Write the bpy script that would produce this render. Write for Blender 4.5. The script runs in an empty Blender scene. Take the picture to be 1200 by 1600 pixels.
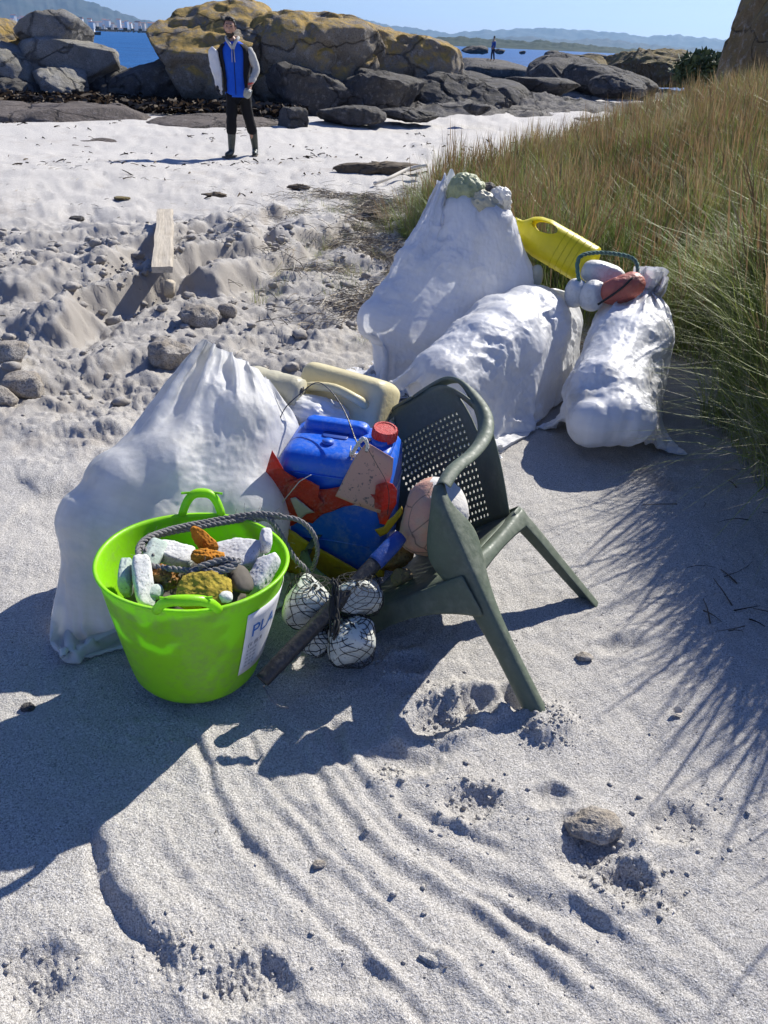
import bpy, bmesh, math, random
import numpy as np
from mathutils import Vector, Matrix, Euler, noise as mnoise

# ---------------------------------------------------------------- camera, light
SC = bpy.context.scene
COL = SC.collection
FOC = 1180.0; PITCH = math.radians(31.9); ROLL = math.radians(2.6); CAMH = 1.5
cam_d = bpy.data.cameras.new('camera'); cam = bpy.data.objects.new('camera', cam_d); COL.objects.link(cam)
_f = Vector((0, math.cos(PITCH), -math.sin(PITCH))); _r = Vector((1, 0, 0)); _u = _r.cross(_f)
_r2 = math.cos(ROLL) * _r + math.sin(ROLL) * _u; _u2 = -math.sin(ROLL) * _r + math.cos(ROLL) * _u
M = Matrix((_r2, _u2, -_f)).transposed().to_4x4(); M.translation = Vector((0, 0, CAMH))
cam.matrix_world = M
cam_d.sensor_fit = 'VERTICAL'; cam_d.sensor_height = 36; cam_d.lens = FOC / 1600 * 36
cam_d.clip_start = 0.02; cam_d.clip_end = 60000
SC.camera = cam
SUN_DIR = Vector((0.615, 0.789, math.tan(math.radians(37.5)))).normalized()   # towards the sun
world = bpy.data.worlds.new("World"); SC.world = world; world.use_nodes = True
wn = world.node_tree.nodes; wl = world.node_tree.links
sky = wn.new('ShaderNodeTexSky'); sky.sky_type = 'NISHITA'; sky.sun_disc = False
sky.sun_elevation = math.radians(37.5); sky.sun_rotation = math.atan2(SUN_DIR.x, SUN_DIR.y)
sky.air_density = 1.0; sky.dust_density = 0.3; sky.ozone_density = 4.0; sky.altitude = 0
tint = wn.new('ShaderNodeMixRGB'); tint.blend_type = 'MULTIPLY'; tint.inputs[0].default_value = 1; tint.inputs[2].default_value = (.78, .865, 1.30, 1); wl.new(sky.outputs[0], tint.inputs[1]); wl.new(tint.outputs[0], wn['Background'].inputs[0]); wn['Background'].inputs[1].default_value = 0.066
sun_d = bpy.data.lights.new('sun', 'SUN'); sun = bpy.data.objects.new('sun', sun_d); COL.objects.link(sun)
sun_d.energy = 5.0; sun_d.angle = math.radians(0.55); sun_d.color = (1.0, 0.955, 0.87)
sun.rotation_euler = (-SUN_DIR).to_track_quat('-Z', 'Y').to_euler()
SC.view_settings.view_transform = 'Standard'; SC.view_settings.look = 'None'
SC.view_settings.gamma = 1; SC.view_settings.use_curve_mapping = False
SC.view_settings.exposure = 0.56
SC.cycles.max_bounces = 6; SC.cycles.diffuse_bounces = 3; SC.cycles.glossy_bounces = 2
SC.cycles.transmission_bounces = 4; SC.cycles.transparent_max_bounces = 8; SC.cycles.volume_bounces = 0
SC.cycles.caustics_reflective = False; SC.cycles.caustics_refractive = False

# ---------------------------------------------------------------- helpers
def ray(px, py):
    px = float(px); py = float(py)
    return (px - 600) / FOC * _r2 - (py - 800) / FOC * _u2 + _f
def G(px, py, z=0.0):
    z = float(z); d = ray(px, py); return Vector((0, 0, CAMH)) + d * ((z - CAMH) / d.z)
def D(px, py, Y):
    Y = float(Y); d = ray(px, py); return Vector((0, 0, CAMH)) + d * (Y / d.y)
rng = np.random.RandomState(7)
random.seed(7)
_LAT = rng.rand(256, 256).astype(np.float32) * 2 - 1
_A2 = rng.rand(256, 256) * 2 * np.pi
_GX = np.cos(_A2); _GY = np.sin(_A2)
def pn(x, y, s=0):
    x = x + s * 17.37; y = y + s * 9.71
    xi = np.floor(x).astype(int); yi = np.floor(y).astype(int); fx = x - xi; fy = y - yi
    u = fx * fx * fx * (fx * (fx * 6 - 15) + 10); v = fy * fy * fy * (fy * (fy * 6 - 15) + 10)
    def g(ix, iy, dx, dy):
        a = ix & 255; b = iy & 255
        return _GX[a, b] * dx + _GY[a, b] * dy
    n00 = g(xi, yi, fx, fy); n10 = g(xi + 1, yi, fx - 1, fy); n01 = g(xi, yi + 1, fx, fy - 1); n11 = g(xi + 1, yi + 1, fx - 1, fy - 1)
    return ((n00 * (1 - u) + n10 * u) * (1 - v) + (n01 * (1 - u) + n11 * u) * v) * 1.4
def fbm(x, y, o=4, s=0, g=0.5):
    t = 0; a = 1
    for k in range(o):
        t = t + a * pn(x * 2 ** k, y * 2 ** k, s + k); a *= g
    return t
def ridged(x, y, o=4, s=0, g=0.5):
    t = 0; a = 1
    for k in range(o):
        t = t + a * (1 - 2 * np.abs(pn(x * 2 ** k, y * 2 ** k, s + k))); a *= g
    return t
def worley(x, y, s=0):
    xi = np.floor(x).astype(int); yi = np.floor(y).astype(int); best = np.full(np.shape(x), 9.0)
    for i in (-1, 0, 1):
        for j in (-1, 0, 1):
            a = (xi + i + s * 31) & 255; b = (yi + j + s * 57) & 255
            px = xi + i + 0.5 + 0.45 * _LAT[a, b]; py = yi + j + 0.5 + 0.45 * _LAT[b, (a + 91) & 255]
            best = np.minimum(best, (px - x) ** 2 + (py - y) ** 2)
    return np.sqrt(best)
def sst(a, b, x):
    t = np.clip((x - a) / (b - a), 0, 1); return t * t * (3 - 2 * t)
def seg_dist(X, Y, pts):
    """distance, signed side and arc parameter to a polyline"""
    best = np.full(X.shape, 1e9); side = np.zeros(X.shape); par = np.zeros(X.shape)
    n = len(pts) - 1
    for i in range(n):
        ax, ay = pts[i]; bx, by = pts[i + 1]; dx, dy = bx - ax, by - ay; L = dx * dx + dy * dy + 1e-12
        t = np.clip(((X - ax) * dx + (Y - ay) * dy) / L, 0, 1)
        ex = X - ax - t * dx; ey = Y - ay - t * dy; d = np.hypot(ex, ey)
        m = d < best
        best = np.where(m, d, best); side = np.where(m, np.sign(dx * ey - dy * ex), side); par = np.where(m, (i + t) / n, par)
    return best, side, par
def smooth_poly(pts, k=6):
    out = []
    n = len(pts)
    for i in range(n - 1):
        p0 = pts[max(i - 1, 0)]; p1 = pts[i]; p2 = pts[i + 1]; p3 = pts[min(i + 2, n - 1)]
        for j in range(k):
            t = j / k
            out.append(tuple(0.5 * (2 * b + (c - a) * t + (2 * a - 5 * b + 4 * c - d) * t * t + (3 * b - a - 3 * c + d) * t ** 3) for a, b, c, d in zip(p0, p1, p2, p3)))
    out.append(tuple(pts[-1])); return out
def GP(pxs, k=5):
    return smooth_poly([tuple(G(*p))[:2] for p in pxs], k)

def tag(o, label=None, cat=None, group=None, kind=None):
    if label: o['label'] = label
    if cat: o['category'] = cat
    if group: o['group'] = group
    if kind: o['kind'] = kind
    return o
def link(name, me, mats=None, parent=None):
    o = bpy.data.objects.new(name, me); COL.objects.link(o)
    if mats is not None:
        for m in (mats if isinstance(mats, (list, tuple)) else [mats]): me.materials.append(m)
    if parent is not None: o.parent = parent
    return o
def mesh(name, V, Fc, mats=None, parent=None, smooth=True, mi=None, uv=None):
    me = bpy.data.meshes.new(name)
    if isinstance(V, np.ndarray) and isinstance(Fc, np.ndarray):
        k = Fc.shape[1]
        me.vertices.add(len(V)); me.vertices.foreach_set('co', V.astype(np.float32).ravel())
        me.loops.add(Fc.size); me.loops.foreach_set('vertex_index', Fc.astype(np.int32).ravel())
        me.polygons.add(len(Fc)); me.polygons.foreach_set('loop_start', np.arange(0, Fc.size, k, dtype=np.int32))
        me.polygons.foreach_set('loop_total', np.full(len(Fc), k, dtype=np.int32))
        me.update(calc_edges=True)
    else:
        me.from_pydata([tuple(v) for v in V], [], [tuple(f) for f in Fc]); me.update()
    if smooth: me.polygons.foreach_set('use_smooth', [True] * len(me.polygons))
    if mi is not None: me.polygons.foreach_set('material_index', np.asarray(mi, dtype=np.int32))
    if uv is not None:
        l = me.uv_layers.new(name='UVMap'); idx = np.empty(len(me.loops), dtype=np.int32); me.loops.foreach_get('vertex_index', idx)
        l.data.foreach_set('uv', np.asarray(uv, dtype=np.float32)[idx].ravel())
    return link(name, me, mats, parent)
def empty(name, loc=(0, 0, 0), label=None, cat=None, group=None):
    o = bpy.data.objects.new(name, None); COL.objects.link(o); o.location = loc; o.empty_display_size = 0.1
    return tag(o, label, cat, group)
def grid_faces(m, n, wrap=False):
    i = np.arange(m - 1)[:, None]; j = np.arange(n if wrap else n - 1)[None, :]; j2 = (j + 1) % n
    return np.stack([i * n + j, i * n + j2, (i + 1) * n + j2, (i + 1) * n + j], -1).reshape(-1, 4)
class MB:
    def __init__(s): s.v = []; s.f = []; s.m = []
    def add(s, V, Fc, mi=0):
        b = len(s.v); s.v += [tuple(v) for v in V]; s.f += [tuple(int(i) + b for i in f) for f in Fc]; s.m += [mi] * len(Fc)
    def tube(s, pts, rad, seg=8, mi=0, cap=True, flat=1.0):
        P = [Vector(p) for p in pts]; n = len(P); up = Vector((0.13, 0.21, 0.97)); V = []
        for i in range(n):
            t = (P[min(i + 1, n - 1)] - P[max(i - 1, 0)]).normalized()
            a = t.cross(up)
            if a.length < 1e-3: a = t.cross(Vector((1, 0, 0)))
            a.normalize(); b = t.cross(a); up = -b if b.dot(up) < 0 else b
            a = up.cross(t).normalized()
            r = rad[i] if isinstance(rad, (list, tuple, np.ndarray)) else rad
            for k in range(seg):
                w = 2 * math.pi * k / seg; V.append(P[i] + a * (r * math.cos(w)) + up * (r * flat * math.sin(w)))
        Fc = grid_faces(n, seg, True).tolist()
        if cap: Fc.append(list(range(seg))[::-1]); Fc.append([(n - 1) * seg + k for k in range(seg)])
        s.add(V, Fc, mi)
    def box(s, c, d, R=None, mi=0):
        V = []
        for x in (-1, 1):
            for y in (-1, 1):
                for z in (-1, 1):
                    p = Vector((x * d[0] / 2, y * d[1] / 2, z * d[2] / 2))
                    if R is not None: p = R @ p
                    V.append(p + Vector(c))
        s.add(V, [(0, 1, 3, 2), (4, 6, 7, 5), (0, 4, 5, 1), (2, 3, 7, 6), (0, 2, 6, 4), (1, 5, 7, 3)], mi)
    def build(s, name, mats, parent=None, smooth=True):
        o = mesh(name, s.v, s.f, mats, parent, smooth, s.m); return o
def mod(o, t, **k):
    m = o.modifiers.new(t.lower(), t)
    for a, b in k.items(): setattr(m, a, b)
    return m
def recalc(o):
    bm = bmesh.new(); bm.from_mesh(o.data); bmesh.ops.recalc_face_normals(bm, faces=bm.faces); bm.to_mesh(o.data); bm.free()
def autosmooth(o, ang=40):
    me = o.data; bm = bmesh.new(); bm.from_mesh(me)
    for e in bm.edges:
        if len(e.link_faces) == 2 and e.calc_face_angle(0) > math.radians(ang): e.smooth = False
    bm.to_mesh(me); bm.free(); return o

# ---------------------------------------------------------------- materials
class NT:
    def __init__(s, name):
        s.m = bpy.data.materials.new(name); s.m.use_nodes = True; s.t = s.m.node_tree; s.b = s.t.nodes['Principled BSDF']; s.o = s.t.nodes['Material Output']
        s.tc = s.n('TexCoord')
    def n(s, t, **k):
        x = s.t.nodes.new('ShaderNode' + t)
        for a, b in k.items():
            setattr(x, a, b)
        return x
    def L(s, a, b): s.t.links.new(a, b)
    def noise(s, scale, detail=3, rough=0.5, vec=None, dist=0):
        x = s.n('TexNoise'); x.inputs['Scale'].default_value = scale; x.inputs['Detail'].default_value = detail
        x.inputs['Roughness'].default_value = rough; x.inputs['Distortion'].default_value = dist
        s.L(vec or s.tc.outputs['Object'], x.inputs['Vector']); return x.outputs['Fac']
    def vor(s, scale, feature='F1', vec=None):
        x = s.n('TexVoronoi'); x.feature = feature; x.inputs['Scale'].default_value = scale
        s.L(vec or s.tc.outputs['Object'], x.inputs['Vector']); return x.outputs['Distance']
    def ramp(s, fac, stops, interp='LINEAR'):
        x = s.n('ValToRGB'); x.color_ramp.interpolation = interp; e = x.color_ramp.elements
        while len(e) > 1: e.remove(e[-1])
        for i, (p, c) in enumerate(stops):
            el = e[0] if i == 0 else e.new(p)
            el.position = p; el.color = (c, c, c, 1) if not isinstance(c, (tuple, list)) else (c[0], c[1], c[2], 1)
        s.L(fac, x.inputs['Fac']); return x.outputs['Color']
    def mix(s, f, a, b, mode='MIX'):
        x = s.n('MixRGB'); x.blend_type = mode
        for sock, v in zip(x.inputs, (f, a, b)):
            if isinstance(v, (int, float)): sock.default_value = v if sock.name == 'Fac' else (v, v, v, 1)
            elif isinstance(v, (tuple, list)): sock.default_value = (*v[:3], 1)
            else: s.L(v, sock)
        return x.outputs['Color']
    def math(s, op, a, b=None, clamp=False):
        x = s.n('Math'); x.operation = op; x.use_clamp = clamp
        for sock, v in zip(x.inputs, (a, b)):
            if v is None: continue
            if isinstance(v, (int, float)): sock.default_value = v
            else: s.L(v, sock)
        return x.outputs[0]
    def bump(s, h, dist, strength=1.0, nrm=None):
        x = s.n('Bump'); x.inputs['Distance'].default_value = dist; x.inputs['Strength'].default_value = strength
        s.L(h, x.inputs['Height'])
        if nrm is not None: s.L(nrm, x.inputs['Normal'])
        s.L(x.outputs['Normal'], s.b.inputs['Normal']); return x.outputs['Normal']
    def set(s, col=None, rough=None, **k):
        if col is not None:
            if isinstance(col, (tuple, list)): s.b.inputs['Base Color'].default_value = (*col[:3], 1)
            else: s.L(col, s.b.inputs['Base Color'])
        if rough is not None:
            if isinstance(rough, (int, float)): s.b.inputs['Roughness'].default_value = rough
            else: s.L(rough, s.b.inputs['Roughness'])
        for a, b in k.items(): s.b.inputs[a.replace('_', ' ')].default_value = b
        return s.m
def sep(n, vec):
    x = n.n('SeparateXYZ'); n.L(vec, x.inputs[0]); return x.outputs
def plastic(name, col, rough=0.4, dirt=0.35, dirtcol=(0.33, 0.3, 0.26), scale=12, bump=0.001, transl=0.0, var=0.12):
    n = NT(name)
    f = n.noise(scale, 5, 0.6); f2 = n.noise(scale * 6, 4, 0.65)
    c = n.mix(n.ramp(f, [(0.35, 0.0), (0.7, 1.0)]), col, tuple(max(0, c * (1 - var) + 0.02 * var) for c in col))
    d = n.math('MULTIPLY', n.ramp(n.math('MULTIPLY', f, f2), [(0.24, 0.0), (0.42, 1.0)]), dirt)
    c = n.mix(d, c, dirtcol)
    n.set(c, n.ramp(f2, [(0.3, rough * 0.8), (0.7, min(1, rough * 1.4))]))
    n.bump(n.math('ADD', f2, f), bump * 3)
    if transl:
        t = n.n('BsdfTranslucent'); n.L(c, t.inputs[0]); m = n.n('MixShader'); m.inputs[0].default_value = transl
        n.L(n.b.outputs[0], m.inputs[1]); n.L(t.outputs[0], m.inputs[2]); n.L(m.outputs[0], n.o.inputs[0])
    return n.m
# ---------------------------------------------------------------- terrain
BANK = GP([(640, 232), (628, 262), (600, 330), (640, 420), (760, 480), (840, 500), (1000, 560), (1075, 640), (1090, 740), (1200, 850), (1450, 950)], 4)
def bank_side(X, Y):
    d, s, p = seg_dist(X, Y, BANK)
    return d * s      # positive on the grass side (left of travel direction toward camera)
def base_h(X, Y):
    X = np.asarray(X, float); Y = np.asarray(Y, float)
    d = bank_side(X, Y)
    near = sst(13.5, 9.0, Y)
    h = 0.14 * sst(-0.1, 0.9, d) * near + 0.30 * np.maximum(0, X - 1.6 - 0.05 * np.maximum(Y - 5, 0)) * sst(0, 1.2, d) * sst(16, 11, Y) * sst(0.5, 3.5, Y)
    h = np.minimum(h, 1.5)
    h = h + 0.10 * pn(X * 0.35, Y * 0.35, 3) * sst(4, 9, Y) - 0.02
    h = h - sst(19, 34, Y - 12 * sst(-3, 1, X)) * 1.25 - sst(40, 75, Y) * 2.0          # beach falls to the sea
    h = h + sst(14, 22, Y) * 0.15 * sst(-2, 6, X)
    return h
def seg_pit(X, Y, px, r, dep, rim=0.35, asp=1.0, rot=0.0):
    c = G(*px); dx = X - c.x; dy = Y - c.y; ca, sa = math.cos(rot), math.sin(rot)
    u = (dx * ca + dy * sa) / r; v = (-dx * sa + dy * ca) / (r * asp); q = np.sqrt(u * u + v * v)
    return -dep * np.exp(-q ** 4 * 1.2) + dep * rim * np.exp(-((q - 1.45) / 0.35) ** 2)
def detail_h(X, Y):
    h = np.zeros(X.shape)
    w1 = 0.02 * fbm(X * 9, Y * 9, 4, 40, .6); w2 = 0.02 * fbm(X * 9, Y * 9, 4, 50, .6)
    nz = 0.5 + 0.5 * fbm(X * 2.2, Y * 2.2, 2, 11)
    # --- drag marks curving through the foreground
    near = (Y < 2.4) & (Y > 0) & (np.abs(X) < 2)
    Xn = X[near] + w1[near] * 0.32; Yn = Y[near] + w2[near] * 0.32; hn = np.zeros(Xn.shape)
    grooves = [
        ([(300, 1130), (318, 1190), (350, 1265), (410, 1345), (490, 1420), (585, 1510), (700, 1620)], 0.010, 0.014),
        ([(345, 1140), (395, 1220), (470, 1310), (560, 1400), (680, 1500), (790, 1600)], 0.004, 0.013),
        ([(380, 1130), (430, 1215), (520, 1320), (620, 1410), (740, 1510), (850, 1610)], 0.004, 0.010),
        ([(440, 1110), (470, 1165), (520, 1245), (590, 1330), (680, 1390), (790, 1460), (960, 1600)], 0.011, 0.016),
        ([(480, 1130), (530, 1210), (600, 1290), (700, 1360), (830, 1440), (960, 1530)], 0.005, 0.010),
        ([(520, 1110), (530, 1160), (575, 1230), (650, 1310), (740, 1352), (850, 1400), (960, 1460), (1060, 1560)], 0.013, 0.018),
        ([(700, 1330), (790, 1410), (880, 1480), (1000, 1560), (1100, 1640)], 0.006, 0.014),
        ([(560, 1160), (640, 1250), (740, 1300), (800, 1325)], 0.008, 0.014),
        ([(230, 1290), (290, 1380), (370, 1450), (450, 1540), (520, 1620)], 0.004, 0.014),
        ([(1010, 1370), (1080, 1430), (1160, 1500), (1250, 1560)], 0.005, 0.014),
        ([(820, 1330), (900, 1410), (1010, 1480), (1120, 1570)], 0.005, 0.012),
        ([(880, 1010), (960, 1080), (1080, 1200), (1180, 1300)], 0.003, 0.02),
    ]
    for pts, A, w in grooves:
        d, s, p = seg_dist(Xn, Yn, GP(pts))
        sd = d * s; am = .62 * A * sst(0, 0.06, p) * sst(1.0, 0.9, p) * (0.75 + 0.5 * pn(Xn * 6, Yn * 6, int(A * 9999) % 40))
        hn += am * (-1.25 * np.exp(-(sd / w) ** 2) + 1.0 * np.exp(-((sd - 1.9 * w) / w) ** 2) + 0.55 * np.exp(-((sd + 2.0 * w) / w) ** 2))
    # step in the sand, lower on the camera's right side
    d, s, p = seg_dist(Xn, Yn, GP([(140, 1265), (150, 1320), (158, 1370), (195, 1430), (245, 1475), (265, 1530)]))
    hn += 0.020 * np.exp(-(d / 0.10) ** 2) * (1 / (1 + np.exp(np.clip(-d * s / 0.006, -40, 40)))) * sst(0, .15, p) * sst(1, .8, p)
    hn -= 0.018 * np.exp(-(d / 0.022) ** 2) * sst(0, .15, p) * sst(1, .85, p)
    h[near] += hn
    # --- hollows, scoops and footprints
    for px, r, dep, rim, asp, rot in [((380, 1535), .075, .020, .3, .6, .3), ((50, 1525), .06, .022, .3, 1.2, .2), ((690, 1115), .085, .035, .45, .7, .5),
                                      ((640, 1175), .10, .020, .3, .5, .4), ((745, 1090), .05, .035, .5, .9, 0), ((925, 1325), .085, .032, .25, .9, .2), ((985, 1375), .045, .03, .3, .8, .6),
                                      ((800, 1085), .045, .030, .4, .8, .3), ((740, 1245), .06, .022, .3, .7, .1), ((970, 1000), .07, .018, .3, .55, .5),
                                      ((1055, 1280), .06, .02, .3, .7, .6), ((860, 1240), .05, .014, .3, .6, 0), ((550, 1530), .06, .012, .3, .6, 0), ((640, 1030), .05, .02, .5, .7, 0.2),
                                      ((858, 1122), .065, -.028, 0, .9, .2), ((700, 1500), .05, -.012, 0, .5, -.6), ((140, 1460), .08, .01, .2, .5, .5), ((470, 1280), .07, .006, .3, .5, .5)]:
        m = (np.abs(X - G(*px).x) < r * 4) & (np.abs(Y - G(*px).y) < r * 4)
        h[m] += seg_pit(X[m] + w1[m] * .8, Y[m] + w2[m] * .8, px, r, dep, rim, asp, rot)
    # tread marks by the stone
    for px, a in (((1040, 1395), 0.0045), ((985, 1010), 0.003)):
        c = G(*px); q = np.hypot((X - c.x) / .09, (Y - c.y) / .06)
        h -= a * np.exp(-q ** 4) * (np.sin((X * 0.75 + Y * 1.3) * 2 * np.pi / 0.022) > 0.1)
    # crumbly patches
    crumb = np.zeros(X.shape)
    for px, r, k in [((370, 1530), .10, 1), ((60, 1520), .08, .8), ((700, 1100), .12, .9), ((860, 1120), .09, 1.2), ((750, 1240), .10, .9), ((950, 1340), .10, .8), ((620, 1200), .05, .8),
                     ((250, 1480), .07, .8), ((600, 1040), .1, 1.0), ((1010, 1380), .08, .6), ((1100, 1260), .15, .5)]:
        c = G(*px); crumb += k * np.exp(-((X - c.x) ** 2 + (Y - c.y) ** 2) / r ** 2)
    c1 = np.maximum(0, 0.55 - worley(X * 75, Y * 75, 1)) + 0.6 * np.maximum(0, 0.5 - worley(X * 140, Y * 140, 2))
    h += 0.011 * c1 * np.clip(crumb, 0, 1.3)
    h += (0.0016 * fbm(X * 45, Y * 45, 3, 60) + .0022 * fbm(X * 18, Y * 18, 3, 64, .6)) * sst(6, 3, Y) + 0.005 * fbm(X * 8, Y * 8, 3, 21) * sst(7, 3, Y) + 0.010 * pn(X * 2.5, Y * 2.5, 5)
    # --- dug and trampled zone at mid distance
    m1 = sst(2.55, 3.5, Y + 0.25 * pn(X * 2, Y * 2, 8) - 0.12 * X) * sst(9.0, 6.3, Y) * sst(0.35, -0.3, X - 0.04 * Y + .15 * pn(X, Y, 9))
    lum = ridged(X * 1.25 + w1 * 3, Y * 1.5 + w2 * 3, 4, 12, 0.5)
    h += m1 * (0.030 * lum - 0.025 + 0.045 * fbm(X * 2.2, Y * 2.6, 5, 31, .55) + 0.012 * np.maximum(0, .6 - worley(X * 13 + w1 * 30, Y * 13 + w2 * 30, 5)) * (fbm(X * 1.5, Y * 1.5, 2, 95) > 0) + .007 * fbm(X * 16, Y * 16, 3, 97, .65) + .012 * np.round(3 * fbm(X * 4 + w1 * 8, Y * 5 + w2 * 8, 3, 141)) / 3 * .5 + .014 * fbm(X * 6.5, Y * 6.5, 4, 143, .6) + (.35 + .65 * sst(-.15, .25, fbm(X * 1.8, Y * 1.8, 3, 111))) * (.030 * np.maximum(0, .55 - worley(X * 20 + w1 * 40, Y * 22 + w2 * 40, 8)) + .012 * np.maximum(0, .55 - worley(X * 47, Y * 47, 9))))
    for pts, A, w in [([(60, 540), (130, 505), (230, 462), (330, 420), (380, 400), (420, 345)], .17, .34), ([(40, 470), (140, 440), (250, 395), (320, 385)], .11, .26),
                      ([(150, 430), (230, 385), (300, 370), (400, 352), (480, 330)], .12, .3), ([(0, 600), (100, 590), (180, 565), (300, 560)], .08, .25),
                      ([(0, 375), (100, 370), (200, 372)], .07, .3), ([(340, 470), (400, 430), (450, 400), (520, 370), (590, 345)], .16, .35), ([(160, 700), (260, 640), (300, 610)], .06, .2),
                      ([(0, 790), (60, 778), (140, 760), (240, 735)], .035, .10), ([(0, 470), (60, 455), (110, 430)], .07, .2)]:
        P = GP(pts, 4); d, s, p = seg_dist(X + .16 * fbm(X * 1.3, Y * 1.3, 4, 33, .45), Y + .16 * fbm(X * 1.3, Y * 1.3, 4, 36, .45), P)
        sd = -d * s                 # negative = far side, left to right in the picture
        e = sst(0, .12, p) * sst(1, .85, p)
        A = A * 1.15 * (.85 + .3 * sst(-.25, .35, fbm(X * 1.5, Y * 1.5, 3, 131)))
        h += A * e * (1 / (1 + np.exp(np.clip((sd + .03 * fbm(X * 7, Y * 7, 3, 121, .6)) / 0.042, -40, 40)))) * np.exp(-np.maximum(-sd, 0) / w) - 0.35 * A * e * np.exp(-((sd - .08) / .12) ** 2)
    # --- footprints and wind marks on the far beach
    far = sst(5.5, 7.5, Y) * sst(30, 14, Y)
    f1 = np.maximum(0, 0.42 - worley(X * 2.6 + w1 * 5, Y * 2.6 + w2 * 5, 3)) * (pn(X * .8, Y * .8, 14) > -0.25)
    h += far * (-0.09 * f1 * sst(-7, -2, X + 0.1 * Y) + 0.020 * fbm(X * 2.2, Y * 2.2, 4, 16, .6) * sst(16, 7, Y) + .012 * ridged(X * 6, Y * 6, 2, 19) * sst(-4.5, -1, X) * sst(13, 7, Y))
    # grass bank roughness
    h += 0.05 * sst(0, .5, bank_side(X, Y)) * fbm(X * 2, Y * 2, 3, 23)
    # hollow lips where the shaded bank drops to the sand
    return h
def H(x, y):
    X = np.array([float(x)]); Y = np.array([float(y)]); return float((base_h(X, Y) + detail_h(X, Y))[0])

rr = np.concatenate([0.5 * np.exp(np.arange(0, math.log(8 / .5), .0062)), 8 * np.exp(np.arange(.0062, math.log(150 / 8), .016)), [220, 400]])
th = np.concatenate([np.radians(np.arange(-180, -48, 6)), np.radians(np.arange(-48, 48.01, .155)), np.radians(np.arange(54, 180, 6))])
RR, TT = np.meshgrid(rr, th, indexing='ij'); TX = RR * np.sin(TT); TY = RR * np.cos(TT)
TZ = base_h(TX, TY) + detail_h(TX, TY)
TZ[-2:] = -4.0
V = np.stack([TX, TY, TZ], -1).reshape(-1, 3); Fc = grid_faces(len(rr), len(th), True)[:, ::-1]
V = np.vstack([V, [[0, 0, 0]]]); nT = len(th)
tri = np.array([[len(V) - 1, j, (j + 1) % nT] for j in range(nT)])[:, ::-1]
n = NT('sand')
gr = n.noise(300, 3, .8); gr2 = n.noise(520, 1, .5); gr3 = n.noise(190, 2, .6); md = n.noise(14, 5, .6); lg = n.noise(1.1, 4, .6)
pos = n.n('NewGeometry'); px, py, pz = sep(n, pos.outputs['Position'])
c = n.ramp(gr, [(0.34, (.12, .115, .11)), (0.43, (.48, .455, .42)), (0.55, (.62, .595, .555)), (0.64, (.86, .84, .81))])
c = n.mix(n.ramp(gr2, [(.34, .8), (.44, 0.0)]), c, (.10, .10, .10)); c = n.mix(n.ramp(gr3, [(.34, .7), (.45, 0.0), (.58, 0.0), (.66, .5)]), c, n.ramp(gr3, [(.5, (.16, .155, .15)), (.51, (.8, .78, .75))], 'CONSTANT'))
c = n.mix(n.ramp(md, [(.35, .0), (.7, .35)]), c, (.42, .395, .36))
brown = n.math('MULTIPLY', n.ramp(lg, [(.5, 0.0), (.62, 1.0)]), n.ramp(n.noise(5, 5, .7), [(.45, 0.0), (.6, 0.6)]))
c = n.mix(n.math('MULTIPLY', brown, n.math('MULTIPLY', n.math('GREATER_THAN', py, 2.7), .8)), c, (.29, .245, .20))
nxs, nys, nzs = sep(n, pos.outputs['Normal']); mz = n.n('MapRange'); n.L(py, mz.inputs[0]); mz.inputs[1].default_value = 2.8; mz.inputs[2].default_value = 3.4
c = n.mix(n.math('MULTIPLY', n.math('MULTIPLY', mz.outputs[0], n.ramp(nzs, [(.72, .8), (.92, 0.0)])), n.math('LESS_THAN', py, 8.5)), c, (.27, .24, .21))  # steep dug faces: damp sand, its colour also carrying painted shade
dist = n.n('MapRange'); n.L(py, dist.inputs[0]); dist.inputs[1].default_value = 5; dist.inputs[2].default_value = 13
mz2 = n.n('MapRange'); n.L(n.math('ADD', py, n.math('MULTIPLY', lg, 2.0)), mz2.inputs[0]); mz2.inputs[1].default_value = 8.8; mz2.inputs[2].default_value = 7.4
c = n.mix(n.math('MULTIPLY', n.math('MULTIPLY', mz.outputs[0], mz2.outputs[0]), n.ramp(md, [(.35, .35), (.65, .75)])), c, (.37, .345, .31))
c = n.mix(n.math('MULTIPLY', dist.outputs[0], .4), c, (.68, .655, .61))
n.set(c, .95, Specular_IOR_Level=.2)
b1 = n.bump(n.noise(9, 5, .6), .012, .5); b2 = n.bump(n.noise(70, 4, .65), .004, .9, b1); n.bump(n.math('ADD', gr, gr3), .0034, 1.0, b2)
SAND = n.m
me = bpy.data.meshes.new('sand')
FF = np.concatenate([Fc.ravel(), tri.ravel()]).astype(np.int32)
ls = np.concatenate([np.arange(len(Fc)) * 4, len(Fc) * 4 + np.arange(len(tri)) * 3]).astype(np.int32)
lt = np.concatenate([np.full(len(Fc), 4), np.full(len(tri), 3)]).astype(np.int32)
me.vertices.add(len(V)); me.vertices.foreach_set('co', V.astype(np.float32).ravel())
me.loops.add(len(FF)); me.loops.foreach_set('vertex_index', FF)
me.polygons.add(len(ls)); me.polygons.foreach_set('loop_start', ls); me.polygons.foreach_set('loop_total', lt)
me.update(calc_edges=True); me.polygons.foreach_set('use_smooth', [True] * len(ls))
tag(link('sand', me, SAND), kind='structure')

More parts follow.
